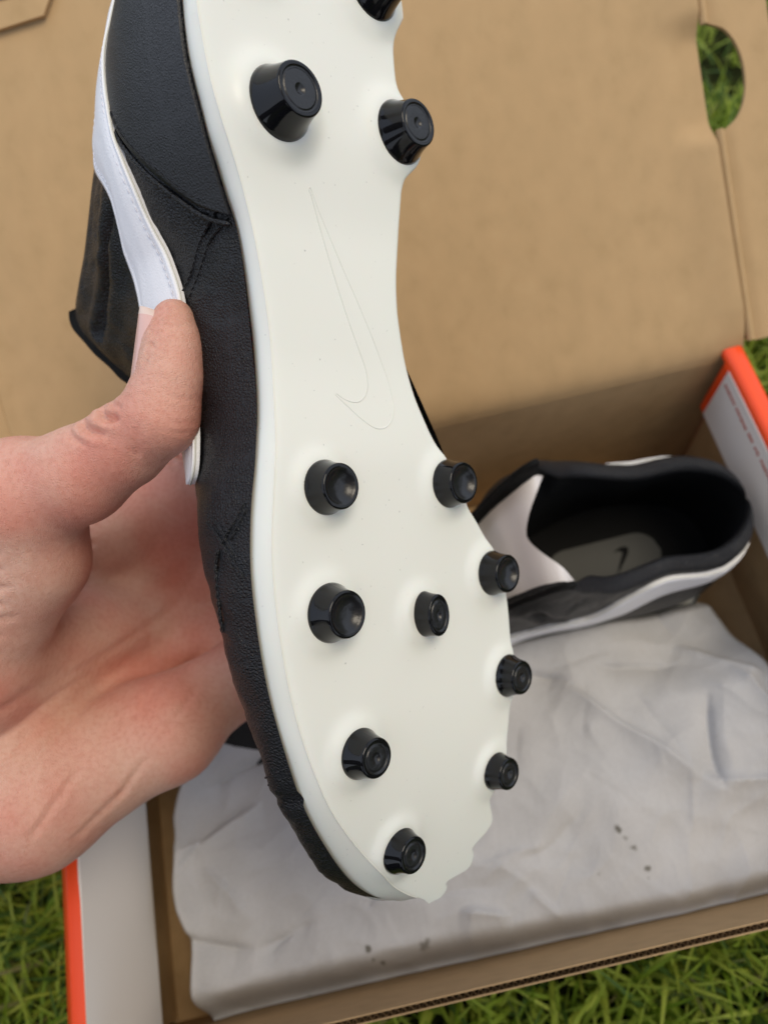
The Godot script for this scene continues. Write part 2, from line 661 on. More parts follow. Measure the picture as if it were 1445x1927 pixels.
# ---------------------------------------------------------------- tissue paper
func build_paper() -> void:
	var fold := FastNoiseLite.new()
	fold.seed = 11
	fold.noise_type = FastNoiseLite.TYPE_SIMPLEX
	fold.fractal_type = FastNoiseLite.FRACTAL_NONE
	fold.frequency = 15.0
	var soft := FastNoiseLite.new()
	soft.seed = 5
	soft.frequency = 9.0
	soft.fractal_octaves = 3
	# single creases: from, to, height, width (metres), sharp step
	var creases := [
		[Vector2(0.062, -0.060), Vector2(0.112, -0.014), 0.006, 0.007], [Vector2(0.124, -0.048), Vector2(0.121, -0.006), -0.006, 0.006],
		[Vector2(0.112, -0.014), Vector2(0.150, 0.000), 0.004, 0.006], [Vector2(0.040, -0.078), Vector2(0.066, -0.062), -0.005, 0.006],
		[Vector2(-0.137, 0.004), Vector2(-0.100, 0.016), -0.006, 0.007], [Vector2(-0.100, 0.016), Vector2(-0.074, 0.013), -0.003, 0.006],
		[Vector2(-0.125, -0.030), Vector2(-0.085, -0.042), 0.005, 0.007], [Vector2(-0.112, -0.020), Vector2(-0.098, 0.005), 0.003, 0.006],
		[Vector2(-0.120, -0.058), Vector2(-0.070, -0.062), -0.006, 0.008], [Vector2(-0.128, -0.018), Vector2(-0.110, -0.038), -0.003, 0.005],
		[Vector2(0.128, -0.075), Vector2(0.158, -0.050), 0.005, 0.006], [Vector2(0.085, -0.070), Vector2(0.124, -0.064), -0.004, 0.006],
		[Vector2(0.142, -0.060), Vector2(0.160, -0.020), 0.004, 0.005], [Vector2(0.020, 0.020), Vector2(0.032, 0.034), 0.003, 0.004],
		[Vector2(-0.010, 0.026), Vector2(0.010, 0.030), 0.004, 0.005], [Vector2(0.020, 0.006), Vector2(0.060, -0.006), -0.002, 0.007]]
	var r3 := RandomNumberGenerator.new()
	r3.seed = 21
	for k in 34:
		var c0 := Vector2(r3.randf_range(-0.13, 0.16), r3.randf_range(-0.08, 0.03))
		var ca := r3.randf() * TAU
		creases.append([c0, c0 + Vector2(cos(ca), sin(ca)) * r3.randf_range(0.012, 0.045), r3.randf_range(-0.0016, 0.0016), r3.randf_range(0.0025, 0.006)])
	var rows := []
	var uvs := []
	var nx := 330
	var nz := 200
	for i in nz + 1:
		var z := lerpf(-0.135, 0.0432, i / float(nz))
		var xl := -0.1335 + 0.0015 * sin(z * 55.0) + 0.0012 * sin(z * 140.0) + maxf(0.0, -0.045 - z) * 0.35
		var xr := 0.170 + minf(0.0, (z + 0.055) * 0.25)
		var row := PackedVector3Array()
		var uv := PackedVector2Array()
		for j in nx + 1:
			var f := j / float(nx)
			var x := lerpf(xl, xr, f)
			var p := Vector2(x, z)
			var y := 0.0585 + 0.006 * exp(-pow((z + 0.015) / 0.035, 2.0))
			y -= 0.030 * smoothstep(-0.088, -0.105, z) + 0.016 * smoothstep(0.075, 0.13, x) * smoothstep(-0.045, -0.075, z)
			# crumple: folded noise
			var wob := Vector2(soft.get_noise_2d(x, z), soft.get_noise_2d(x + 3.0, z)) * 0.02
			var k := 0.0
			k += 0.0019 * (0.45 - absf(fold.get_noise_2d((x + wob.x), (z + wob.y))))
			k += 0.0008 * (0.45 - absf(fold.get_noise_2d((x + wob.y) * 1.7 + 9.0, (z - wob.x) * 2.1)))
			k += 0.00018 * (0.45 - absf(fold.get_noise_2d(x * 4.5 + 2.0, z * 4.5 + wob.x * 30.0)))
			y += k + 0.006 * soft.get_noise_2d(x * 0.8, z * 0.8 + 7.0)
			for c in creases:
				var a: Vector2 = c[0]
				var ab: Vector2 = c[1] - a
				var q := clampf((p - a).dot(ab) / ab.length_squared(), 0.0, 1.0)
				var pw := p + wob * 0.45
				q = clampf((pw - a).dot(ab) / ab.length_squared(), 0.0, 1.0)
				var dd := pw.distance_to(a + ab * q)
				if dd < c[3] * 4.0:
					var e: float = minf(1.0, minf(q, 1.0 - q) * 4.0 + 0.1)
					var crest: float = c[3] * (0.35 if (pw - a).cross(ab) > 0.0 else 1.3)
					y += c[2] * 1.1 * e * exp(-dd / crest)
			# rolled edges: up at the left, down behind the front wall
			y += 0.006 * exp(-pow((x - xl - 0.004) / 0.006, 2.0)) - 0.035 * pow(maxf(0.0, 1.0 - (x - xl) / 0.0035), 2.0)
			y -= (0.026 - 0.016 * smoothstep(-0.05, 0.10, x)) * pow(smoothstep(0.026 + 0.006 * smoothstep(-0.05, 0.10, x), 0.0432, z), 1.6)
			y -= 0.02 * pow(maxf(0.0, 1.0 - (xr - x) / 0.008), 2.0)
			row.append(Vector3(x, maxf(y, 0.0075), z))
			uv.append(Vector2((x + 0.16) / 0.34, (z + 0.145) / 0.20))
		rows.append(row)
		uvs.append(uv)
	var m: StandardMaterial3D = M["tissue paper"]
	m.albedo_texture = paper_texture()
	var o := obj("tissue_paper", grid(rows, uvs), m)
	tag(o, "crumpled grey white tissue paper with a few dark specks, filling the shoe box", "tissue paper")


func paper_texture() -> ImageTexture:
	var w := 1360
	var h := 800
	var im := Image.create(w, h, false, Image.FORMAT_RGB8)
	var n := FastNoiseLite.new()
	n.seed = 2
	n.frequency = 0.006
	n.fractal_octaves = 4
	var g := FastNoiseLite.new()
	g.seed = 9
	g.frequency = 0.11
	# stains: x, z, radius in metres, strength
	var stains := [[0.0700, 0.0040, 0.0016, 0.8], [0.0745, 0.0125, 0.0014, 0.6], [0.0722, 0.0082, 0.0010, 0.3], [0.0775, 0.0225, 0.0013, 0.65], [0.0770, 0.0260, 0.0006, 0.4],
		[-0.0510, 0.0275, 0.0015, 0.75], [-0.0470, 0.0352, 0.0012, 0.6], [-0.0500, 0.0330, 0.0009, 0.4], [-0.0270, 0.0320, 0.0022, 0.45], [-0.0245, 0.0300, 0.0013, 0.4], [0.056, 0.020, 0.0005, 0.4], [0.103, 0.012, 0.0004, 0.4]]
	for y in h:
		for x in w:
			var v := 0.965 + 0.05 * n.get_noise_2d(x, y) + 0.02 * g.get_noise_2d(x, y)
			im.set_pixel(x, y, Color(v, v, v * 0.995))
	for s in stains:
		var cx := int((s[0] + 0.16) / 0.34 * w)
		var cy := int((s[1] + 0.145) / 0.20 * h)
		var r := int(s[2] / 0.34 * w)
		for dy in range(-3 * r, 3 * r + 1):
			for dx in range(-3 * r, 3 * r + 1):
				var x := clampi(cx + dx, 0, w - 1)
				var y := clampi(cy + dy, 0, h - 1)
				var d := Vector2(dx, dy).length() / r + 0.9 * g.get_noise_2d(x * 0.6, y * 0.6 + 50.0)
				var k: float = 0.75 * s[3] * smoothstep(1.25, 0.55, d)
				if k > 0.0:
					im.set_pixel(x, y, im.get_pixel(x, y).lerp(Color(0.28, 0.26, 0.20), k))
	return ImageTexture.create_from_image(im)


# ---------------------------------------------------------------- football boots
# local axes of a boot: x from toe to heel, y from the sole upward as worn, z across; outlines in centimetres (s along, w across)
var heel_tip := Vector2(18.2, 0.2)
var plate_outer := PackedVector2Array([Vector2(18.2, 0.2), Vector2(17.8, -1.3), Vector2(16.9, -2.4), Vector2(15.6, -3.15), Vector2(14.2, -3.43), Vector2(13.1, -3.49), Vector2(12.47, -3.49), Vector2(11.74, -3.42), Vector2(10.93, -3.25), Vector2(10.22, -3.08), Vector2(9.55, -2.81), Vector2(8.84, -2.55), Vector2(8.36, -2.37), Vector2(7.87, -2.25), Vector2(7.0, -2.16), Vector2(5.98, -2.11), Vector2(4.99, -2.08), Vector2(4.07, -2.13), Vector2(3.16, -2.26), Vector2(2.25, -2.48), Vector2(0.86, -2.78), Vector2(-0.02, -2.91), Vector2(-1.02, -2.98), Vector2(-2.53, -2.92), Vector2(-3.35, -2.84), Vector2(-4.27, -2.71), Vector2(-5.19, -2.52), Vector2(-6.19, -2.24), Vector2(-6.99, -2.0), Vector2(-7.81, -1.65), Vector2(-8.63, -1.21), Vector2(-9.44, -0.71), Vector2(-10.26, -0.1), Vector2(-11.05, 0.66), Vector2(-11.54, 1.46), Vector2(-11.86, 2.17), Vector2(-12.03, 2.95)])
var plate_line := PackedVector2Array([Vector2(17.9, 0.2), Vector2(17.5, -1.1), Vector2(16.6, -2.1), Vector2(15.4, -2.85), Vector2(14.1, -3.15), Vector2(13.02, -3.2), Vector2(12.41, -3.16), Vector2(11.62, -3.07), Vector2(10.95, -2.95), Vector2(10.32, -2.76), Vector2(9.76, -2.54), Vector2(9.18, -2.32), Vector2(8.59, -2.14), Vector2(7.98, -2.0), Vector2(7.12, -1.88), Vector2(6.07, -1.78), Vector2(5.16, -1.74), Vector2(4.21, -1.78), Vector2(2.6, -1.97), Vector2(2.15, -2.06), Vector2(0.91, -2.27), Vector2(-0.08, -2.41), Vector2(-1.07, -2.46), Vector2(-2.09, -2.43), Vector2(-3.01, -2.36), Vector2(-3.92, -2.25), Vector2(-4.98, -2.04), Vector2(-6.02, -1.73), Vector2(-7.15, -1.28), Vector2(-8.14, -0.7), Vector2(-9.18, 0.06), Vector2(-10.35, 1.01), Vector2(-11.0, 1.72), Vector2(-11.38, 2.25), Vector2(-11.6, 2.66)])
var plate_right := PackedVector2Array([Vector2(18.2, 0.2), Vector2(18.0, 1.7), Vector2(17.3, 2.9), Vector2(16.3, 3.7), Vector2(15.14, 3.95), Vector2(14.91, 3.88), Vector2(14.47, 3.59), Vector2(14.09, 3.48), Vector2(13.5, 3.46), Vector2(12.9, 3.48), Vector2(12.5, 3.56), Vector2(11.9, 3.98), Vector2(11.3, 4.14), Vector2(10.91, 4.1), Vector2(10.6, 3.92), Vector2(10.25, 3.55), Vector2(9.99, 3.44), Vector2(9.29, 3.37), Vector2(8.32, 3.26), Vector2(7.27, 3.08), Vector2(6.45, 3.02), Vector2(5.96, 3.03), Vector2(5.23, 3.1), Vector2(4.49, 3.21), Vector2(3.7, 3.39), Vector2(3.02, 3.64), Vector2(2.51, 3.86), Vector2(1.84, 4.25), Vector2(0.37, 5.12), Vector2(-0.25, 5.58), Vector2(-1.06, 6.1), Vector2(-1.9, 6.5), Vector2(-2.74, 6.76), Vector2(-3.26, 6.84), Vector2(-4.56, 6.82), Vector2(-6.26, 6.62), Vector2(-7.39, 6.44), Vector2(-8.03, 6.22), Vector2(-8.7, 5.9), Vector2(-9.25, 5.58), Vector2(-9.51, 5.59), Vector2(-10.07, 5.78), Vector2(-10.30, 5.75), Vector2(-10.50, 5.47), Vector2(-10.75, 4.88), Vector2(-11.06, 4.94), Vector2(-11.29, 4.90), Vector2(-11.46, 4.68), Vector2(-11.43, 3.75), Vector2(-11.64, 3.73), Vector2(-11.81, 3.68), Vector2(-11.89, 3.37), Vector2(-11.66, 2.72)])
var upper_left := PackedVector2Array([Vector2(18.2, 0.1), Vector2(18.1, -1.2), Vector2(17.5, -2.2), Vector2(16.4, -2.9), Vector2(15.2, -3.25), Vector2(14.2, -3.45), Vector2(13.1, -3.49), Vector2(11.74, -3.42), Vector2(10.2, -3.08), Vector2(8.84, -2.6), Vector2(7.9, -2.3), Vector2(6, -2.2), Vector2(4, -2.2), Vector2(2.25, -2.5), Vector2(0.86, -2.8), Vector2(-1, -2.98), Vector2(-3.35, -2.84), Vector2(-5.2, -2.5), Vector2(-7, -2.0), Vector2(-8.6, -1.2), Vector2(-9.9, -0.35), Vector2(-10.95, 0.75), Vector2(-11.3, 1.5), Vector2(-11.35, 2.6)])
var upper_right := PackedVector2Array([Vector2(18.2, 0.1), Vector2(18.1, 1.3), Vector2(17.5, 2.3), Vector2(16.3, 2.95), Vector2(14.5, 3.1), Vector2(12.5, 3.05), Vector2(10.5, 2.95), Vector2(8.3, 2.8), Vector2(6.6, 2.85), Vector2(5.4, 3.3), Vector2(4.3, 3.85), Vector2(3, 4.4), Vector2(1.84, 4.85), Vector2(0.37, 5.2), Vector2(-1.06, 6.1), Vector2(-2.74, 6.72), Vector2(-4.56, 6.8), Vector2(-6.3, 6.55), Vector2(-8, 5.9), Vector2(-9.2, 5.1), Vector2(-10.1, 4.4), Vector2(-10.8, 3.7), Vector2(-11.35, 2.6)])
var check_mark := PackedVector2Array([Vector2(9.24, -0.14), Vector2(9.23, -0.07), Vector2(8.87, 0.11), Vector2(8.14, 0.49), Vector2(7.25, 0.92), Vector2(6.42, 1.34), Vector2(5.52, 1.77), Vector2(4.82, 2.06), Vector2(4.27, 2.24), Vector2(3.7, 2.33), Vector2(3.33, 2.31), Vector2(3.05, 2.19), Vector2(2.85, 1.96), Vector2(2.78, 1.7), Vector2(2.83, 1.41), Vector2(3.05, 1.04), Vector2(3.4, 0.6), Vector2(3.7, 0.24), Vector2(3.76, 0.25), Vector2(3.64, 0.45), Vector2(3.55, 0.73), Vector2(3.56, 1.04), Vector2(3.72, 1.28), Vector2(3.96, 1.42), Vector2(4.28, 1.46), Vector2(4.63, 1.41), Vector2(5.09, 1.24), Vector2(5.8, 0.97), Vector2(6.47, 0.74), Vector2(7.2, 0.51), Vector2(8.03, 0.27), Vector2(8.62, 0.09), Vector2(9.05, -0.06), Vector2(9.2, -0.15)])
var cum := {}
var outline := {}
# studs: along, across, base radius, tip radius, height (cm), kind (0 ring and dimple, 1 wide bowl, 2 oval)
var studs := [[15.35, 2.55, 0.93, 0.68, 0.72, 0], [15.2, -1.6, 0.93, 0.68, 0.72, 0], [11.09, -1.11, 0.95, 0.69, 0.86, 0], [11.43, 3.23, 0.93, 0.67, 0.72, 0], [1.23, -0.63, 0.74, 0.61, 0.60, 1], [1.05, 4.19, 0.75, 0.63, 0.58, 1], [-2.08, -0.81, 0.80, 0.63, 0.64, 1],
	[-2.72, 2.70, 0.64, 0.58, 0.54, 2], [-1.95, 5.94, 0.73, 0.61, 0.60, 1], [-5.40, 6.36, 0.70, 0.55, 0.52, 0], [-6.04, -0.19, 0.70, 0.54, 0.62, 0], [-8.37, 5.59, 0.62, 0.51, 0.52, 0], [-9.36, 1.25, 0.68, 0.52, 0.52, 0]]


func hp(s: float) -> float:
	var toe := maxf(-5.0 - s, 0.0)
	return -0.018 * toe * toe - 0.25 * smoothstep(1.5, 5.0, s) * (1.0 - smoothstep(8.0, 11.0, s))


func mound(s: float, w: float) -> float:
	var h := 0.0
	for k in studs:
		var dx: float = s - k[0]
		var dy: float = w - k[1]
		var r: float = k[2]
		var d := sqrt(dx * dx + dy * dy) - r
		if d < 1.4:
			var wide := 0.40 if r > 0.85 else 0.30
			h = maxf(h, (0.18 if r > 0.85 else 0.13) * (exp(-pow(maxf(d, 0.0) / wide, 2.0)) if d > 0.0 else 1.0))
	return h


func loc(m: int, s: float, w: float, h: float) -> Vector3:
	return Vector3(s, -h, -m * w) * CM


func foot(kind: String, pts: PackedVector2Array, u: float) -> Vector2:
	if not cum.has(kind):
		outline[kind] = rounded(pts, 5)
		cum[kind] = lengths(outline[kind])
	return along(outline[kind], cum[kind], u)


var spread := 0.0
const TS := [-11.35, -11.0, -9.0, -6.0, -3.0, 0.0, 3.0, 4.9, 8.0, 10.0, 13.0, 15.0, 18.2]
const TT := [0.9, 1.7, 2.6, 3.3, 4.3, 5.7, 7.6, 9.6, 13.6, 11.5, 9.3, 8.5, 7.9]
const PS := [3.0, 5.0, 7.0, 8.0, 10.0, 12.0, 18.0]
const PP := [2.0, 2.3, 3.1, 3.8, 3.0, 2.4, 2.2]
const RS := [4.9, 6.5, 7.7, 8.2, 9.0, 10.2, 12.0, 14.0, 16.0, 18.2]
const RT := [8.7, 10.1, 11.35, 11.45, 10.4, 9.0, 7.6, 7.0, 7.0, 7.3]


func section(u: float) -> Array:
	# centre, direction across, half width, position along, height, exponent
	var a := foot("ul", upper_left, u) + Vector2(0, 0.22)
	var b := foot("ur", upper_right, u)
	var c := (a + b) * 0.5
	var l := a.distance_to(b)
	var d := (b - a) / l if l > 1e-5 else Vector2(0, 1)
	return [c, d, l * 0.5, c.x, curve(c.x, TS, TT) + spread * 2.2 * smoothstep(13.5, 16.5, c.x), curve(c.x, PS, PP)]


func side_x(sec: Array, t: float) -> float:
	# half width of the upper at height t
	var tt := clampf(t / sec[4], 0.0, 1.0)
	var x: float = sec[2] * pow(1.0 - pow(tt, sec[5]), 1.0 / sec[5])
	var bul := (0.40 - 0.15 * smoothstep(10.0, 16.0, sec[3])) * minf(1.0, sec[2] / 2.0)
	x += spread * smoothstep(4.0, 9.0, t) * smoothstep(2.5, 7.0, sec[3]) * minf(1.0, sec[2] / 3.2)
	return x + bul * sin(PI * minf(1.0, t / (0.3 + 0.6 * sec[4])))


func sec_point(m: int, sec: Array, x: float, t: float) -> Vector3:
	var p: Vector2 = sec[0] + sec[1] * x
	return loc(m, p.x, p.y, hp(p.x) - 0.55 - t)


func side(m: int, u: float, t: float, sgn: float, off := 0.0) -> Vector3:
	var p := sec_point(m, section(u), sgn * side_x(section(u), t), t)
	if off == 0.0:
		return p
	var e := 0.004
	var s1 := section(minf(u + e, 1.0))
	var s0 := section(maxf(u - e, 0.0))
	var a := sec_point(m, s1, sgn * side_x(s1, t), t) - sec_point(m, s0, sgn * side_x(s0, t), t)
	var sc := section(u)
	var b := sec_point(m, sc, sgn * side_x(sc, t + 0.1), t + 0.1) - sec_point(m, sc, sgn * side_x(sc, maxf(t - 0.1, 0.0)), maxf(t - 0.1, 0.0))
	var n := a.cross(b).normalized()
	var mid := sec_point(m, sc, 0.0, t)
	if n.dot(p - mid) < 0.0:
		n = -n
	if u < 0.015:
		n = Vector3(1, 0, 0)
	return p + n * off * CM


var fold_line := PackedVector2Array([Vector2(0.285, 4.6), Vector2(0.297, 5.0), Vector2(0.313, 5.9), Vector2(0.343, 7.0), Vector2(0.37, 8.4), Vector2(0.385, 9.4)])


func line_distance(p: Vector2, line: PackedVector2Array) -> float:
	var d := 1e9
	for i in line.size() - 1:
		d = minf(d, p.distance_to(Geometry2D.get_closest_point_to_segment(p, line[i], line[i + 1])))
	return d


func puff(u: float, t: float, sgn: float, leather: FastNoiseLite) -> float:
	# soft padding and folds of the leather, cm outward
	var v := t + (0.0 if sgn < 0.0 else 40.0)
	var d := 0.12 * leather.get_noise_2d(u * 34.0, v) + 0.035 * leather.get_noise_2d(u * 190.0, v * 1.8) + 0.012 * leather.get_noise_2d(u * 400.0, v * 9.0)
	if u < 0.46 and t > 3.5:
		var k := line_distance(Vector2(u * 34.0, t), PackedVector2Array(Array(fold_line).map(func(q): return Vector2(q.x * 34.0, q.y))))
		d -= 0.30 * exp(-pow(k / 0.16, 2.0)) * smoothstep(4.9, 5.8, t)
		d += 0.16 * exp(-pow((k - 0.55) / 0.4, 2.0)) * smoothstep(5.2, 6.4, t)
	return d


func upper_meshes(m: int) -> Array:
	var leather := FastNoiseLite.new()
	leather.seed = 4
	leather.frequency = 0.35
	leather.fractal_octaves = 3
	# closed front, toe to instep
	var rows := []
	var u5 := 0.445
	for i in 121:
		var u := lerpf(u5 - 0.012, 1.0, i / 120.0)
		var sec := section(u)
		var row := PackedVector3Array()
		var half: Array[Vector2] = []
		for j in 41:
			var ph := PI * 0.5 * j / 40.0
			var r := 1.0 / pow(pow(cos(ph), sec[5]) + pow(sin(ph), sec[5]), 1.0 / sec[5])
			var t: float = sec[4] * r * sin(ph)
			var x := side_x(sec, t) if j < 40 else 0.0
			half.append(Vector2(x, t))
		for j in 81:
			var q := half[j] if j <= 40 else half[80 - j]
			var sg := -1.0 if j <= 40 else 1.0
			var x := q.x + puff(u, q.y, sg, leather) * smoothstep(0.0, 0.6, q.y)
			# the toe cap seam pinches the leather
			var seam: float = (sec[3] + 6.55 + 0.15 * q.y) / 0.16
			x -= 0.12 * exp(-seam * seam) * smoothstep(0.0, 0.4, q.x)
			row.append(sec_point(m, sec, sg * maxf(x, 0.0), q.y))
		rows.append(row)
	var front := grid(rows)
	# open rear: outside wall, padded rim, inside
	rows = []
	var inner := []
	for i in 141:
		var u := u5 * pow(i / 140.0, 1.25)
		var sec := section(u)
		var rim := curve(sec[3], RS, RT)
		var out_left := PackedVector3Array()
		var in_left := PackedVector3Array()
		var out_right := PackedVector3Array()
		var in_right := PackedVector3Array()
		for sg in [-1.0, 1.0]:
			var o := PackedVector3Array()
			var n := PackedVector3Array()
			for j in 56:
				var t: float = rim * j / 55.0
				var x := side_x(sec, t) + puff(u, t, sg, leather) * smoothstep(0.0, 0.6, t) * (1.0 - smoothstep(rim - 0.6, rim, t))
				o.append(sec_point(m, sec, sg * maxf(x, 0.0), t))
			var xr := side_x(sec, rim)
			var rho := minf(lerpf(0.12, 0.42, smoothstep(8.0, 9.8, sec[3])), xr * 0.5)
			for j in range(1, 13):
				var q := PI * j / 12.0
				var pt := sec_point(m, sec, sg * (xr - rho + rho * cos(q)), rim + rho * 0.75 * sin(q))
				o.append(pt)
				if j == 12:
					n.append(pt)
			for j in range(1, 16):
				var t := lerpf(rim, 1.0, j / 15.0)
				n.append(sec_point(m, sec, sg * maxf(0.0, minf(side_x(sec, t) - 0.7, xr - 2.0 * rho + 0.9 * (1.0 - t / rim) * (0.0 if xr < 0.6 else 1.0))), t))
			n.append(sec_point(m, sec, 0.0, 0.95))
			if sg < 0.0:
				out_left = o
				in_left = n
			else:
				out_right = o
				in_right = n
		rows.append([out_left, out_right])
		in_right.reverse()
		in_left.append_array(in_right)
		inner.append(in_left)
	var st := begin()
	for k in 2:
		st.append_from(grid(rows.map(func(r): return r[k])), 0, Transform3D())
	return [front, st.commit(), grid(inner)]


func patch(m: int, left: PackedVector2Array, right: PackedVector2Array, sgn: float, thick: float, rows_n: int, cols: int, flat := true) -> ArrayMesh:
	# a panel laid over the side of the upper between two lines given as (u, t)
	var lc := lengths(left)
	var rc := lengths(right)
	var rows := []
	for i in rows_n + 1:
		var a := along(left, lc, i / float(rows_n))
		var b := along(right, rc, i / float(rows_n))
		var row := PackedVector3Array()
		row.append(side(m, a.x, a.y, sgn, 0.01))
		for j in cols + 1:
			var f := j / float(cols)
			var p := a.lerp(b, f)
			var d := thick
			if not flat:
				var e := minf(f, 1.0 - f)
				d += 0.05 * smoothstep(0.08, 0.35, e) - 0.035 * exp(-pow((e - 0.09) / 0.03, 2.0))
			row.append(side(m, p.x, p.y, sgn, d))
		row.append(side(m, b.x, b.y, sgn, 0.01))
		rows.append(row)
	return grid(rows)


func stitch_run(m: int, line: PackedVector2Array, sgn: float, off: float, r: float, step := 0.28) -> ArrayMesh:
	# a row of separate stitches along a line on the upper
	var scaled := PackedVector2Array()
	for p in line:
		scaled.append(Vector2(p.x * 32.0, p.y))
	scaled = rounded(scaled, 5)
	var c := lengths(scaled)
	var st := begin()
	var n := int(c[-1] / step)
	for k in n:
		var path := PackedVector3Array()
		for i in 5:
			var q := along(scaled, c, (k + 0.08 + 0.84 * i / 4.0) / n)
			path.append(side(m, q.x / 32.0, q.y, sgn, off + 0.02 * sin(PI * i / 4.0)))
		st.append_from(tube(path, r * CM, 5, false, true), 0, Transform3D())
	return st.commit()


func ridge_run(m: int, line: PackedVector2Array, sgn: float, off: float, r: float) -> ArrayMesh:
	var scaled := PackedVector2Array()
	for p in line:
		scaled.append(Vector2(p.x * 32.0, p.y))
	scaled = rounded(scaled, 8)
	var path := PackedVector3Array()
	for q in scaled:
		path.append(side(m, q.x / 32.0, q.y, sgn, off))
	return tube(path, r * CM, 8, false, true)


func boot(called: String, m: int, label: String) -> Node3D:
	var t := thing(called, label, "football boot")
	var parts := upper_meshes(m)
	var up := obj("upper", parts[0], M["black leather"], t)
	var quarter := obj("quarter", parts[1], M["black leather"], t)
	var lining := obj("lining", parts[2], M["black lining"], t)
	plate(t, m)
	# heel counter with its piped front edge
	var front := rounded(PackedVector2Array([Vector2(0.165, 4.75), Vector2(0.197, 4.35), Vector2(0.233, 3.9), Vector2(0.263, 3.35), Vector2(0.287, 2.7), Vector2(0.307, 2.05), Vector2(0.323, 1.5), Vector2(0.337, 0.9), Vector2(0.349, 0.05)]), 4)
	for sgn in [-1.0, 1.0]:
		var top := PackedVector2Array()
		var low := PackedVector2Array()
		for k in 12:
			top.append(Vector2(0.165 * k / 12.0, lerpf(5.3, 4.75, k / 12.0)))
			low.append(Vector2(0.34 * k / 40.0, 0.05))
		top.append_array(front)
		for k in front.size():
			low.append(Vector2(lerpf(0.1, 0.349, (k + 1.0) / front.size()), 0.05))
		var hc := obj("heel_counter", patch(m, top, low, sgn, 0.11, 90, 30), M["heel leather"], t)
		obj("piping", ridge_run(m, PackedVector2Array([Vector2(0.24, 3.95), Vector2(0.268, 3.45), Vector2(0.292, 2.8), Vector2(0.312, 2.15), Vector2(0.329, 1.55), Vector2(0.345, 0.9), Vector2(0.356, 0.15)]), sgn, 0.05, 0.075), M["black leather"], hc)
		obj("stitching", stitch_run(m, PackedVector2Array([Vector2(0.232, 3.82), Vector2(0.260, 3.3), Vector2(0.284, 2.62), Vector2(0.303, 1.98), Vector2(0.320, 1.4), Vector2(0.334, 0.8)]), sgn, 0.115, 0.022, 0.26), M["thread"], hc)
		# long white check-shaped stripe
		var sl := rounded(PackedVector2Array([Vector2(0.0, 6.5), Vector2(0.05, 6.5), Vector2(0.10, 6.6), Vector2(0.14, 6.65), Vector2(0.17, 6.75), Vector2(0.213, 6.85), Vector2(0.247, 6.2), Vector2(0.263, 5.8), Vector2(0.283, 5.05), Vector2(0.297, 4.7), Vector2(0.31, 4.65), Vector2(0.327, 4.75), Vector2(0.347, 4.9), Vector2(0.373, 4.8), Vector2(0.397, 4.8), Vector2(0.437, 5.1), Vector2(0.477, 5.2), Vector2(0.51, 4.8), Vector2(0.53, 4.25), Vector2(0.542, 3.75), Vector2(0.548, 3.25)]), 5)
		var sr := rounded(PackedVector2Array([Vector2(0.0, 5.4), Vector2(0.05, 5.35), Vector2(0.10, 5.2), Vector2(0.14, 4.95), Vector2(0.17, 4.65), Vector2(0.197, 4.3), Vector2(0.227, 3.85), Vector2(0.24, 3.7), Vector2(0.26, 3.6), Vector2(0.28, 3.4), Vector2(0.303, 3.2), Vector2(0.323, 3.1), Vector2(0.343, 2.95), Vector2(0.367, 2.75), Vector2(0.393, 2.5), Vector2(0.427, 2.4), Vector2(0.463, 2.4), Vector2(0.493, 2.4), Vector2(0.513, 2.42), Vector2(0.532, 2.5), Vector2(0.543, 2.75), Vector2(0.548, 3.2)]), 5)
		var stripe := obj("side_stripe", patch(m, sl, sr, sgn, 0.21, 150, 26, false), M["white leather"], t)
		obj("cut_edge", ridge_run(m, sr, sgn, 0.15, 0.03), M["white edge"], stripe)
		obj("cut_edge", ridge_run(m, sl, sgn, 0.14, 0.035), M["white edge"], stripe)
		for edge in [[sl, -0.30], [sr, 0.26]]:
			var run := PackedVector2Array()
			for q in edge[0]:
				if q.x > 0.03 and q.x < 0.525:
					run.append(q + Vector2(0, edge[1]))
			obj("stitching", stitch_run(m, run, sgn, 0.195, 0.022, 0.24), M["white thread"], stripe)
		# seams of the side panels
		for line in [[Vector2(0.340, 0.3), Vector2(0.353, 1.15), Vector2(0.363, 1.6), Vector2(0.380, 2.1), Vector2(0.392, 2.6)], [Vector2(0.350, 0.1), Vector2(0.360, 1.0), Vector2(0.369, 1.35), Vector2(0.384, 1.8), Vector2(0.398, 2.3)],
			[Vector2(0.572, 1.7), Vector2(0.583, 1.1), Vector2(0.597, 0.7), Vector2(0.610, 0.45), Vector2(0.622, 0.2)], [Vector2(0.578, 1.75), Vector2(0.590, 1.15), Vector2(0.603, 0.75), Vector2(0.616, 0.5)],
			[Vector2(0.566, 0.2), Vector2(0.580, 0.5), Vector2(0.588, 0.75), Vector2(0.597, 0.95)], [Vector2(0.570, 0.1), Vector2(0.586, 0.45), Vector2(0.594, 0.65)],
			[Vector2(0.600, 1.1), Vector2(0.613, 1.25), Vector2(0.640, 1.3), Vector2(0.665, 1.35)]]:
			var pv := PackedVector2Array(line)
			obj("seam", ridge_run(m, pv, sgn, -0.01, 0.04), M["black leather"], up)
			obj("stitching", stitch_run(m, pv, sgn, 0.03, 0.02, 0.2), M["thread"], up)
		for off in [0.0, 0.007]:
			obj("stitching", stitch_run(m, PackedVector2Array([Vector2(0.772 + off, 0.1), Vector2(0.779 + off, 0.6), Vector2(0.789 + off, 1.3), Vector2(0.80 + off, 2.2)]), sgn, 0.0, 0.03, 0.18), M["thread"], up)
	# tongue, white on top, with a curved free edge
	var rows := []
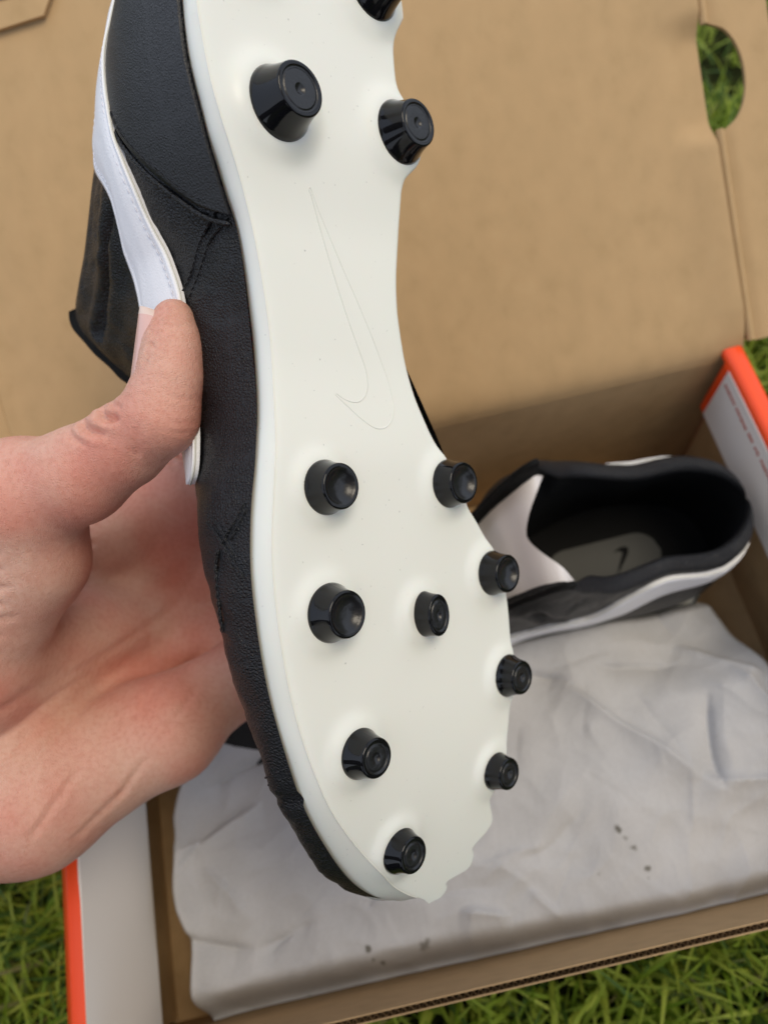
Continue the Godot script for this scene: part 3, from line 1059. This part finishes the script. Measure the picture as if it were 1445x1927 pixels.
	for i in 41:
		var f := i / 40.0
		var row := PackedVector3Array()
		for j in 41:
			var g := j / 20.0 - 1.0
			var s_end := 7.2 + 1.9 * pow(absf(g), 1.6)
			var s := lerpf(3.2, s_end, f)
			# u for this s on the rear half
			var u := lin(-s, [-9.2, -8.5, -7.1, -5.7, -4.4, -3.0], [0.319, 0.34, 0.38, 0.42, 0.46, 0.50])
			var sec := section(u)
			var rim: float = curve(s, RS, RT) if s > 4.9 else sec[4] - 0.5
			var xr := maxf(side_x(sec, rim) - 0.25, 0.8)
			row.append(sec_point(m, sec, g * xr, rim - 0.25 - 0.5 * g * g + 0.35 * sin(f * PI) * 0.3))
		rows.append(row)
	var tg := obj("tongue", slab(rows, [Vector3(0, -0.003, 0)]), M["tongue leather"], t)
	tg.set_meta("label", "white leather tongue with a curved free edge")
	# lining edge that stands proud along the lacing gap
	for sgn in [-1.0, 1.0]:
		rows = []
		for i in 41:
			var s := lerpf(4.6, 8.35, i / 40.0)
			var u := lin(-s, [-9.2, -8.5, -7.1, -5.7, -4.4, -3.0], [0.319, 0.34, 0.38, 0.42, 0.46, 0.50])
			var sec := section(u)
			var rim := curve(maxf(s, 4.9), RS, RT)
			var row := PackedVector3Array()
			for j in 7:
				var f := j / 6.0
				var tt: float = rim - 1.2 + f * (1.2 + 0.62 * smoothstep(4.6, 5.6, s) + 0.05 * sin(s * 5.0))
				row.append(sec_point(m, sec, sgn * maxf(side_x(sec, minf(tt, rim)) - 0.32 + 0.12 * f, 0.05), tt))
			rows.append(row)
		obj("lining_edge", slab(rows, [Vector3(0, 0, 0.002)]), M["black lining"], lining)
	# insole with a pale rounded print
	rows = []
	for i in 41:
		var u := lerpf(0.03, 0.52, i / 40.0)
		var sec := section(u)
		var row := PackedVector3Array()
		for j in 13:
			row.append(sec_point(m, sec, (j / 6.0 - 1.0) * maxf(sec[2] - 0.5, 0.1), 1.1 + 0.25 * pow(absf(j / 6.0 - 1.0), 3.0)))
		rows.append(row)
	var ins := obj("insole", grid(rows), M["black lining"], t)
	rows = []
	for i in 31:
		var f := i / 30.0
		var s := lerpf(9.6, 15.8, f)
		var e := minf(s - 9.6, 15.8 - s)
		var hw := 1.25 * sqrt(clampf(1.0 - pow(maxf(0.0, 1.25 - e) / 1.25, 2.0), 0.0, 1.0))
		var row := PackedVector3Array()
		for j in 9:
			row.append(loc(m, s, 0.25 + hw * (j / 4.0 - 1.0), hp(s) - 0.55 - 1.16 - 0.02 * absf(j / 4.0 - 1.0)))
		rows.append(row)
	var pr := obj("insole_label", grid(rows), M["insole print"], ins)
	# dark check mark on the label
	var em := PackedVector3Array()
	var flat := PackedVector2Array()
	for q in check_mark:
		flat.append(Vector2(13.6 + (q.y - 1.0) * 0.42, 0.3 + (q.x - 6.0) * 0.22))
	for q in flat:
		em.append(loc(m, q.x, q.y, hp(q.x) - 1.75))
	obj("emblem", indexed(em, Geometry2D.triangulate_polygon(flat)), M["black lining"], pr)
	# shiny size tape inside the collar
	rows = []
	for i in 25:
		var u := lerpf(0.13, 0.29, i / 24.0)
		var sec := section(u)
		var row := PackedVector3Array()
		for j in 5:
			var tt := lerpf(4.6, 5.5, j / 4.0)
			row.append(sec_point(m, sec, (side_x(sec, tt) - 0.82), tt))
		rows.append(row)
	obj("size_tape", grid(rows), M["glossy tape"], lining)
	quarter.set_meta("label", "padded leather collar and heel sides")
	return t


func plate(t: Node3D, m: int) -> void:
	var n := 300
	var rows := []
	for i in n + 1:
		var u := i / float(n)
		var lo := foot("po", plate_outer, u)
		var lp := foot("pl", plate_line, u)
		var r := foot("pr", plate_right, u)
		var row := PackedVector3Array()
		var dir := (r - lo).normalized()
		# under edge, bulged side wall, parting line
		lo += dir * 0.28
		row.append(loc(m, lo.x + dir.x * 0.25, lo.y + dir.y * 0.25, hp(lo.x) - 0.86))
		for j in 9:
			var f := j / 8.0
			var p := lo.lerp(lp, f)
			var h := lerpf(-0.78, -0.04, pow(f, 0.85))
			p -= dir * 0.05 * sin(f * PI)
			row.append(loc(m, p.x, p.y, hp(p.x) + h + mound(p.x, p.y) * f))
		var rin := r - dir * 0.16
		var span := lp.distance_to(rin)
		for j in 121:
			var f := j / 120.0
			var p := lp.lerp(rin, f)
			var d := f * span
			var h := 0.0 - 0.04 * exp(-d / 0.12)
			row.append(loc(m, p.x, p.y, hp(p.x) + h + mound(p.x, p.y)))
		for j in range(1, 7):
			var q := PI * 0.5 * j / 6.0
			var p := rin + dir * 0.16 * sin(q)
			var h := -0.20 * (1.0 - cos(q))
			row.append(loc(m, p.x, p.y, hp(p.x) + h + mound(p.x, p.y)))
		row.append(loc(m, r.x - dir.x * 0.05, r.y - dir.y * 0.05, hp(r.x) - 0.86))
		rows.append(row)
	# close the cut end of the moulding at the toe
	var cap := PackedVector3Array()
	for p in rows[-1]:
		cap.append(Vector3(p.x * 0.3 + rows[-1][9].x * 0.7, rows[-1][0].y, p.z * 0.3 + rows[-1][9].z * 0.7))
	rows.append(cap)
	var pl := obj("sole_plate", grid(rows), M["white plastic"], t)
	# fine raised moulding line along the inner side
	var path := PackedVector3Array()
	for i in range(8, 321):
		var p := foot("pl", plate_line, i / 324.0)
		path.append(loc(m, p.x, p.y, hp(p.x) - 0.028 + mound(p.x, p.y)))
	obj("moulding_line", tube(path, 0.00015, 6), M["white plastic line"], pl)
	# outlined check mark pressed into the arch
	path = PackedVector3Array()
	for p in rounded(check_mark, 5):
		path.append(loc(m, p.x, p.y, hp(p.x) + mound(p.x, p.y) - 0.006))
	obj("check_mark_emblem", tube(path, 0.0002, 6, true), M["white plastic"], pl)
	for k in studs:
		stud(t, m, k)


func stud(t: Node3D, m: int, k: Array) -> void:
	var rb: float = k[2]
	var rt: float = k[3]
	var h: float = k[4]
	var oval := Vector2(1.06, 0.76) if k[5] == 2 else Vector2(1, 1)
	var body := PackedVector2Array()
	body.append(Vector2(rb, -0.25))
	for i in 9:
		var f := i / 8.0
		body.append(Vector2(lerpf(rb, rt, pow(f, 0.8)) - 0.012 * sin(f * PI), h * 0.94 * f))
	for i in range(1, 6):
		var q := PI * 0.5 * i / 5.0
		body.append(Vector2(rt - 0.06 * (1.0 - cos(q)), h * 0.94 + 0.06 * sin(q)))
	body.append(Vector2(rt - 0.11, h * 0.94 + 0.055))
	var tip := PackedVector2Array()
	if k[5] == 1:
		for q in [[0.105, 0.055], [0.15, 0.04], [0.19, 0.0], [0.26, -0.06], [0.36, -0.11], [0.45, -0.13]]:
			tip.append(Vector2(rt - q[0], h * 0.94 + q[1]))
		tip.append(Vector2(0.09, h * 0.94 - 0.135))
		tip.append(Vector2(0.0, h * 0.94 - 0.135))
	else:
		for q in [[0.105, 0.055], [0.125, 0.02], [0.15, 0.005], [0.19, 0.005], [0.205, 0.03], [0.225, 0.035]]:
			tip.append(Vector2(rt - q[0], h * 0.94 + q[1]))
		for i in 7:
			var f := i / 6.0
			tip.append(Vector2(0.17 * (1.0 - f), h * 0.94 + 0.035 - 0.075 * sin(f * PI * 0.5)))
	for a in [body, tip]:
		for i in a.size():
			a[i] = a[i] * CM
	var base := hp(k[0]) + (0.17 if rb > 0.8 else 0.13)
	var o := obj("stud", lathe(body, 48, oval.x, oval.y), M["black plastic"], t)
	# local y of the lathe points out of the sole
	o.transform = Transform3D(Basis(Vector3(1, 0, 0), Vector3(0, -1, 0), Vector3(0, 0, -1)), loc(m, k[0], k[1], base))
	obj("stud_tip", lathe(tip, 40, oval.x, oval.y), M["stud tip"], o)


# ---------------------------------------------------------------- hand
# joints in millimetres: x, y, z, radius
var joints := {"T0": [-44.3, 281.4, -147.6, 5.7], "T1": [-46.5, 279.1, -140.1, 7.4], "T2": [-49.2, 275.7, -132.5, 8.2], "T3": [-54.3, 270.9, -124.6, 10.0], "T4": [-67.4, 263.2, -123.4, 11.0], "T5": [-84.1, 255.9, -121.6, 12.5], "T6": [-105.9, 247.8, -123.2, 16.0], "T7": [-156.5, 222.1, -134.3, 17.0],
	"N0": [-111.3, 232.4, -111.1, 16.5], "N1": [-151.4, 207.9, -93.6, 26.0], "I0": [-174.4, 181.6, -117.8, 15.0], "I1": [-73.6, 172.0, -154.6, 13.0], "M1": [-74.3, 142.6, -128.7, 12.0], "R1": [-74.5, 137.8, -101.4, 11.5], "P1": [-68.9, 152.4, -80.4, 12.0],
	"K0": [-94.5, 167.4, -62.5, 16.0], "K1": [-142.3, 174.7, -49.7, 23.0], "K2": [-185.6, 172.7, -50.1, 28.0], "G0": [-141.5, 133.6, -109.0, 15.0], "G1": [-99.8, 128.6, -122.2, 14.0], "A0": [-208.7, 166.1, -96.0, 30.0], "A1": [-400.0, 300.0, 80.0, 42.0],
	"I2": [-26.2, 174.5, -136.1, 9.8], "I3": [0.1, 188.7, -121.5, 8.6], "I4": [14.5, 191.5, -113.2, 7.4], "M2": [-25.0, 156.7, -111.4, 10.0], "M3": [5.7, 171.2, -97.4, 8.8], "M4": [22.5, 175.8, -90.6, 7.6], "R2": [-30.3, 150.6, -88.4, 9.6], "R3": [-1.6, 164.0, -76.8, 8.4], "R4": [15.4, 167.8, -70.7, 7.3],
	"Q0": [-148.2, 177.4, -82.1, 21.0], "Q1": [-121.8, 146.6, -77.2, 15.0],
	"P2": [-38.4, 162.9, -67.3, 8.4], "P3": [-19.4, 163.3, -60.8, 7.4], "P4": [-5.4, 165.1, -55.2, 6.5]}
var bones := ["T0 T1", "T1 T2", "T2 T3", "T3 T4", "T4 T5", "T5 T6", "T6 T7", "T6 N0", "N0 N1", "N1 A0", "T7 A0", "I0 I1", "G0 M1", "G0 G1", "G0 R1", "K1 P1", "K0 P1", "K0 K1", "K1 K2", "K2 A0", "A0 A1", "A0 G0", "I0 G0", "N1 G0", "G1 R1", "I1 I2", "I2 I3", "I3 I4", "M1 M2", "M2 M3", "M3 M4", "R1 R2", "R2 R3", "R3 R4", "P1 P2", "P2 P3", "P3 P4", "N1 Q0", "Q0 K2", "Q0 K1", "Q0 Q1", "Q1 K0", "Q1 G1", "Q0 A0", "I1 M1", "G1 I1", "I0 G1", "G0 I1", "N1 G1"]
# skin creases in the palm's own plane (mm): points, depth, width
var crease_lines := []
var active := {}
var blend := 8.0
var bone_a := PackedVector3Array()
var bone_d := PackedVector3Array()
var bone_r := PackedVector2Array()
var bone_l := PackedFloat32Array()


func hand_field(p: Vector3, use: PackedInt32Array) -> float:
	# polynomial smooth minimum over the bones that are near
	var d := 1e9
	for b in use:
		var q := p - bone_a[b]
		var t := clampf(q.dot(bone_d[b]) * bone_l[b], 0.0, 1.0)
		var e := (q - bone_d[b] * t).length() - lerpf(bone_r[b].x, bone_r[b].y, t)
		var k := blend * 0.625 if b < 5 else blend
		var h := maxf(k - absf(d - e), 0.0) / k
		d = minf(d, e) - h * h * k * 0.25
	return d


func crease_depth(p: Vector3) -> float:
	var q := Vector2(p.dot(CAM_X), p.dot(CAM_Y))
	var out := 0.0
	for c in crease_lines:
		if not c[3].has_point(q):
			continue
		var l: PackedVector2Array = c[0]
		var best := 1e9
		var at := 0.0
		for i in l.size() - 1:
			var g := Geometry2D.get_closest_point_to_segment(q, l[i], l[i + 1])
			var dd := q.distance_to(g)
			if dd < best:
				best = dd
				at = (i + g.distance_to(l[i]) / maxf(l[i].distance_to(l[i + 1]), 0.01)) / (l.size() - 1.0)
		var fade := smoothstep(0.0, 0.2, at) * smoothstep(1.0, 0.8, at)
		var w: float = c[2]
		out += (0.42 if c[1] < 1.4 and c[2] >= 1.2 else 0.75) * c[1] * fade * (exp(-best * best / (w * w)) - 0.35 * exp(-pow((best - 2.2 * w) / (1.4 * w), 2.0)))
	return out


func build_hand() -> void:
	for c in [
		[[Vector2(-120.4, 210.7), Vector2(-119.4, 208.2), Vector2(-117.4, 206.1), Vector2(-112.3, 206.7)], 3.0, 1.05], [[Vector2(-125.8, 207.1), Vector2(-125.3, 205.2), Vector2(-122.4, 203.1), Vector2(-115.9, 202.2)], 2.4, 1.0],
		[[Vector2(-130, 203.5), Vector2(-128, 201.5), Vector2(-123, 199.5)], 1.1, 0.8], [[Vector2(-117.5, 211.5), Vector2(-115.5, 209.5), Vector2(-112.0, 209.0)], 1.2, 0.8],
		[[Vector2(-99.4, 211.4), Vector2(-95.8, 211.2), Vector2(-91.2, 211.8)], 0.35, 0.5], [[Vector2(-111.1, 199.0), Vector2(-108.8, 196.1)], 0.4, 0.6], [[Vector2(-109.9, 195.1), Vector2(-108.3, 199.1), Vector2(-106.8, 204.6)], 0.5, 0.8],
		[[Vector2(-100, 205.6), Vector2(-96.5, 204.6), Vector2(-92.5, 206.0)], 0.3, 0.5], [[Vector2(-101, 203.4), Vector2(-97.5, 202.2), Vector2(-93.5, 203.6)], 0.3, 0.5],
		[[Vector2(-175.9, 176.8), Vector2(-160, 177.2), Vector2(-151.5, 175.9)], 0.7, 0.9], [[Vector2(-175.9, 172.8), Vector2(-160, 173.2), Vector2(-151.5, 174.4)], 0.6, 0.8], [[Vector2(-172.0, 169.1), Vector2(-158, 168.6), Vector2(-151.5, 169.6)], 0.9, 0.9],
		[[Vector2(-176.5, 164.4), Vector2(-160.3, 165.0), Vector2(-151.5, 164.2)], 0.45, 0.7], [[Vector2(-176.5, 158.7), Vector2(-165, 158.2), Vector2(-150.3, 159.2)], 0.7, 0.9], [[Vector2(-178.0, 153.1), Vector2(-164, 154.0), Vector2(-152, 153.6)], 0.45, 0.8],
		[[Vector2(-180.1, 147.1), Vector2(-165, 147.8), Vector2(-151.1, 150.0)], 0.6, 0.9], [[Vector2(-181.6, 142.2), Vector2(-168, 142.0), Vector2(-156, 144)], 0.4, 0.8], [[Vector2(-181.6, 137.6), Vector2(-158.6, 137.6)], 0.5, 0.9],
		[[Vector2(-188.0, 110.4), Vector2(-175, 114.0), Vector2(-163.6, 118.3), Vector2(-157.6, 123.1), Vector2(-149.9, 131.6)], 1.3, 1.3], [[Vector2(-189.0, 99.9), Vector2(-176, 104.4), Vector2(-166.3, 108.2), Vector2(-161.6, 111.8), Vector2(-155.4, 117.8), Vector2(-144.4, 126.7)], 1.3, 1.2],
		[[Vector2(-163.6, 90.2), Vector2(-157.6, 96.9), Vector2(-152.8, 105.9), Vector2(-144.9, 115.6)], 1.2, 1.2], [[Vector2(-155.8, 75.4), Vector2(-149.2, 86.0), Vector2(-142.5, 97.3)], 0.7, 1.0], [[Vector2(-132.4, 84.1), Vector2(-127.2, 92.0), Vector2(-121.9, 98.9)], 0.7, 1.0],
		[[Vector2(-163.1, 117.9), Vector2(-143.8, 129.6), Vector2(-124.4, 147.0), Vector2(-115.7, 165.5)], 1.0, 1.5], [[Vector2(-129.7, 108.7), Vector2(-116.1, 126.1), Vector2(-102.6, 149.3)], 0.9, 1.3], [[Vector2(-146.0, 71.7), Vector2(-136.9, 80.8), Vector2(-128.7, 88.1)], 0.6, 1.0],
		[[Vector2(-102.6, 236.8), Vector2(-102.5, 232.8), Vector2(-103.4, 227.2), Vector2(-104.6, 222.6), Vector2(-106.1, 219.5), Vector2(-108.6, 218.6)], 1.0, 0.55],
		[[Vector2(-170, 96), Vector2(-164, 103), Vector2(-159, 109)], 0.6, 1.0], [[Vector2(-141, 100), Vector2(-134, 108), Vector2(-126, 113)], 0.5, 1.0], [[Vector2(-120, 103), Vector2(-113, 112), Vector2(-109, 120)], 0.5, 0.9]]:
		var pv := rounded(PackedVector2Array(c[0]), 3)
		var rect := Rect2(pv[0], Vector2.ZERO)
		for q in pv:
			rect = rect.expand(q)
		crease_lines.append([pv, c[1], c[2], rect.grow(6.0)])
	use_bones(joints, bones)
	var st := surface_net(1.3, true)
	var t := obj("person", st, M["skin"])
	tag(t, "bare left hand and forearm of a person holding the boot, thumb on the white stripe", "person")
	nail(t)
	body(t)


func use_bones(where: Dictionary, pairs: Array) -> void:
	active = where
	bone_a.clear()
	bone_d.clear()
	bone_r.clear()
	bone_l.clear()
	for b in pairs:
		var e: PackedStringArray = b.split(" ")
		var a: Array = where[e[0]]
		var c: Array = where[e[1]]
		var va := Vector3(a[0], a[1], a[2])
		var vd := Vector3(c[0], c[1], c[2]) - va
		bone_a.append(va)
		bone_d.append(vd)
		bone_r.append(Vector2(a[3], c[3]))
		bone_l.append(1.0 / vd.length_squared())


func body(t: Node3D) -> void:
	# the person kneels behind the camera and leans over the box: jacket, trousers, head and hair
	var j := {"SL": [-215.0, 570.0, 325.0, 70.0], "SR": [195.0, 600.0, 370.0, 70.0], "C0": [0.0, 605.0, 370.0, 95.0], "CL": [-85.0, 540.0, 420.0, 110.0], "CR": [85.0, 545.0, 430.0, 110.0], "BL": [-75.0, 330.0, 610.0, 110.0], "BR": [75.0, 330.0, 610.0, 110.0],
		"EL": [-400.0, 300.0, 80.0, 52.0], "WL": [-310.0, 238.0, 0.0, 42.0], "ER": [285.0, 410.0, 260.0, 52.0], "WR": [135.0, 520.0, 130.0, 38.0]}
	use_bones(j, ["SL C0", "SR C0", "C0 CL", "C0 CR", "CL BL", "CR BR", "CL CR", "BL BR", "SL EL", "EL WL", "SR ER", "ER WR"])
	blend = 60.0
	obj("dark_jacket", surface_net(11.0, false), M["dark cloth"], t)
	j = {"HL": [-90.0, 235.0, 680.0, 115.0], "HR": [90.0, 235.0, 680.0, 115.0], "KL": [-375.0, 95.0, 110.0, 68.0], "KR": [190.0, 95.0, 420.0, 70.0], "AL": [-330.0, 60.0, 520.0, 48.0], "AR": [160.0, 65.0, 780.0, 50.0]}
	use_bones(j, ["HL HR", "HL KL", "HR KR", "KL AL", "KR AR"])
	blend = 50.0
	obj("dark_trousers", surface_net(11.0, false), M["dark cloth"], t)
	j = {"N0": [0.0, 580.0, 375.0, 58.0], "N1": [0.0, 665.0, 330.0, 55.0], "H0": [0.0, 730.0, 325.0, 88.0], "H1": [0.0, 745.0, 290.0, 78.0], "J0": [0.0, 680.0, 262.0, 45.0], "F0": [0.0, 725.0, 236.0, 40.0], "Q0": [0.0, 712.0, 203.0, 11.0], "Q1": [0.0, 742.0, 212.0, 9.0],
		"LL": [-82.0, 715.0, 315.0, 12.0], "LR": [82.0, 715.0, 315.0, 12.0], "L1": [-86.0, 745.0, 318.0, 12.0], "L2": [86.0, 745.0, 318.0, 12.0]}
	use_bones(j, ["N0 N1", "N1 H0", "H0 H1", "H1 J0", "J0 F0", "H1 F0", "Q0 Q1", "LL L1", "LR L2"])
	for k in j:
		j[k][1] += 40.0
		j[k][2] -= 85.0
	blend = 22.0
	var head := obj("head", surface_net(8.0, false), M["skin"], t)
	j = {"H0": [0.0, 788.0, 257.0, 92.0], "H1": [0.0, 822.0, 215.0, 78.0], "H2": [0.0, 740.0, 280.0, 62.0]}
	use_bones(j, ["H0 H1", "H0 H2"])
	obj("hair", surface_net(8.0, false), M["hair"], head)
	# right hand, raised and half closed behind the eye point
	j = {"W": [120.0, 530.0, 115.0, 26.0], "P": [75.0, 520.0, 80.0, 22.0], "I0": [50.0, 535.0, 66.0, 11.0], "I1": [25.0, 530.0, 50.0, 9.0], "I2": [8.0, 520.0, 50.0, 8.0], "M0": [50.0, 518.0, 72.0, 11.0], "M1": [24.0, 512.0, 60.0, 9.0], "M2": [6.0, 504.0, 60.0, 8.0],
		"R0": [52.0, 502.0, 80.0, 10.5], "R1": [28.0, 495.0, 70.0, 8.5], "R2": [12.0, 489.0, 70.0, 8.0], "L0": [56.0, 490.0, 90.0, 9.5], "L1": [36.0, 482.0, 84.0, 8.0], "L2": [22.0, 477.0, 82.0, 7.0], "T0": [80.0, 500.0, 62.0, 13.0], "T1": [62.0, 490.0, 48.0, 10.0], "T2": [46.0, 487.0, 46.0, 8.5]}
	use_bones(j, ["W P", "P I0", "P M0", "P R0", "P L0", "I0 I1", "I1 I2", "M0 M1", "M1 M2", "R0 R1", "R1 R2", "L0 L1", "L1 L2", "P T0", "T0 T1", "T1 T2"])
	blend = 7.0
	obj("right_hand", surface_net(3.0, false), M["skin"], t)


func surface_net(cell: float, skin: bool) -> ArrayMesh:
	var lo := Vector3(1e9, 1e9, 1e9)
	var hi := -lo
	for k in active:
		var j: Array = active[k]
		var c := Vector3(j[0], j[1], j[2])
		lo = lo.min(c - Vector3.ONE * (j[3] + 6.0))
		hi = hi.max(c + Vector3.ONE * (j[3] + 6.0))
	var coarse := 8
	var big := cell * coarse
	var nb := Vector3i(((hi - lo) / big).ceil())
	var value := {}
	var all := PackedInt32Array(range(bone_a.size()))
	var vid := {}
	var verts := PackedVector3Array()
	var sub := Vector3i(coarse, coarse, coarse)
	var stride := Vector3i(nb.x * coarse + 2, nb.y * coarse + 2, nb.z * coarse + 2)
	var blocks := []
	for bx in nb.x:
		for by in nb.y:
			for bz in nb.z:
				var mid := lo + (Vector3(bx, by, bz) + Vector3.ONE * 0.5) * big
				var d := hand_field(mid, all)
				if absf(d) > big * 0.95 + blend * 0.3:
					continue
				var use := PackedInt32Array()
				for b in bone_a.size():
					var q := mid - bone_a[b]
					var t := clampf(q.dot(bone_d[b]) * bone_l[b], 0.0, 1.0)
					if (q - bone_d[b] * t).length() - lerpf(bone_r[b].x, bone_r[b].y, t) < big * 0.9 + blend + 1.0:
						use.append(b)
				blocks.append([Vector3i(bx, by, bz) * coarse, use])
	var corner := [Vector3i(0, 0, 0), Vector3i(1, 0, 0), Vector3i(0, 1, 0), Vector3i(1, 1, 0), Vector3i(0, 0, 1), Vector3i(1, 0, 1), Vector3i(0, 1, 1), Vector3i(1, 1, 1)]
	var edges := [[0, 1], [2, 3], [4, 5], [6, 7], [0, 2], [1, 3], [4, 6], [5, 7], [0, 4], [1, 5], [2, 6], [3, 7]]
	var sy := stride.x
	var sz := stride.x * stride.y
	var cells := []
	for blk in blocks:
		var o: Vector3i = blk[0]
		var use: PackedInt32Array = blk[1]
		# local samples of this block, one more than its cells on each axis
		var n := coarse + 1
		var f := PackedFloat32Array()
		f.resize(n * n * n)
		for z in n:
			for y in n:
				for x in n:
					var key := (o.x + x) + (o.y + y) * sy + (o.z + z) * sz
					var d: float
					if value.has(key):
						d = value[key]
					else:
						d = hand_field(lo + Vector3(o + Vector3i(x, y, z)) * cell, use)
						value[key] = d
					f[x + y * n + z * n * n] = d
		for z in coarse:
			for y in coarse:
				for x in coarse:
					var i0 := x + y * n + z * n * n
					var c := [f[i0], f[i0 + 1], f[i0 + n], f[i0 + n + 1], f[i0 + n * n], f[i0 + n * n + 1], f[i0 + n * n + n], f[i0 + n * n + n + 1]]
					var inside := 0
					for v in c:
						if v < 0.0:
							inside += 1
					if inside == 0 or inside == 8:
						continue
					var sum := Vector3.ZERO
					var cnt := 0
					for e in edges:
						var a: float = c[e[0]]
						var b: float = c[e[1]]
						if (a < 0.0) != (b < 0.0):
							sum += Vector3(corner[e[0]]).lerp(Vector3(corner[e[1]]), a / (a - b))
							cnt += 1
					var g := o + Vector3i(x, y, z)
					vid[g.x + g.y * sy + g.z * sz] = verts.size()
					verts.append(lo + (Vector3(g) + sum / cnt) * cell)
					cells.append(g)
	var idx := PackedInt32Array()
	for g in cells:
		var k: int = g.x + g.y * sy + g.z * sz
		for ax in 3:
			var step: int = [1, sy, sz][ax]
			if not value.has(k) or not value.has(k + step):
				continue
			var a: float = value[k]
			var b: float = value[k + step]
			if (a < 0.0) == (b < 0.0):
				continue
			var u: int = [sy, sz, 1][ax]
			var v: int = [sz, 1, sy][ax]
			if not (vid.has(k - u) and vid.has(k - v) and vid.has(k - u - v)):
				continue
			var q := [vid[k], vid[k - u], vid[k - u - v], vid[k - v]]
			if a < 0.0:
				idx.append_array([q[0], q[2], q[1], q[0], q[3], q[2]])
			else:
				idx.append_array([q[0], q[1], q[2], q[0], q[2], q[3]])
	# creases pressed in along the normal on the palm side, skin tone per vertex
	var nrm := PackedVector3Array()
	nrm.resize(verts.size())
	for k in range(0, idx.size(), 3):
		var a := verts[idx[k]]
		var nn := (verts[idx[k + 2]] - a).cross(verts[idx[k + 1]] - a)
		for e in 3:
			nrm[idx[k + e]] += nn
	var tone := FastNoiseLite.new()
	tone.seed = 14
	tone.frequency = 0.022
	tone.fractal_octaves = 3
	var fine := FastNoiseLite.new()
	fine.seed = 15
	fine.frequency = 0.16
	var col := PackedColorArray()
	for k in verts.size():
		var nn := nrm[k].normalized()
		var p := verts[k]
		var face := smoothstep(0.0, 0.35, nn.dot(-CAM_F))
		if not skin:
			face = 0.0
		if face > 0.0:
			p -= nn * crease_depth(p) * face
		p += nn * 0.12 * fine.get_noise_3dv(p)
		var r := clampf(0.5 + 1.25 * tone.get_noise_3dv(verts[k]), 0.0, 1.0)
		col.append(Color(0.71, 0.43, 0.33).lerp(Color(0.67, 0.29, 0.215), r))
		verts[k] = p * 0.001
	return indexed(verts, idx, PackedVector2Array(), col)


func nail(t: Node3D) -> void:
	var a := Vector3(-45.6, 281.0, -147.4)
	var b := Vector3(-50.6, 274.2, -129.6)
	var along_n := (a - b).normalized()
	# the nail looks away from the boot, to the far side of the thumb
	var out := (-CAM_F * 0.42 - CAM_X * 0.9).normalized()
	out = (out - along_n * out.dot(along_n)).normalized()
	var across := along_n.cross(out)
	for part in 2:
		var rows := []
		for i in 15:
			var f := lerpf(0.0, 0.9, i / 14.0) if part == 0 else lerpf(0.9, 1.0, i / 14.0)
			var row := PackedVector3Array()
			for j in 15:
				var g := j / 7.0 - 1.0
				var w := lerpf(6.0, 4.9, f) * (1.0 - 0.55 * pow(f, 6.0)) * sqrt(clampf(f / 0.12, 0.2, 1.0))
				var ang := g * 0.95
				var rad := lerpf(9.6, 7.9, f)
				row.append((b.lerp(a + along_n * 3.2, f - 0.05 * g * g * f * f) + out * (rad * cos(ang) + 0.25) + across * (w * sin(ang) / sin(0.95) * 1.05)) * 0.001)
			rows.append(row)
		obj("thumb_nail" if part == 0 else "nail_tip", slab(rows, [-out * 0.0006]), M["nail"] if part == 0 else M["nail edge"], t)
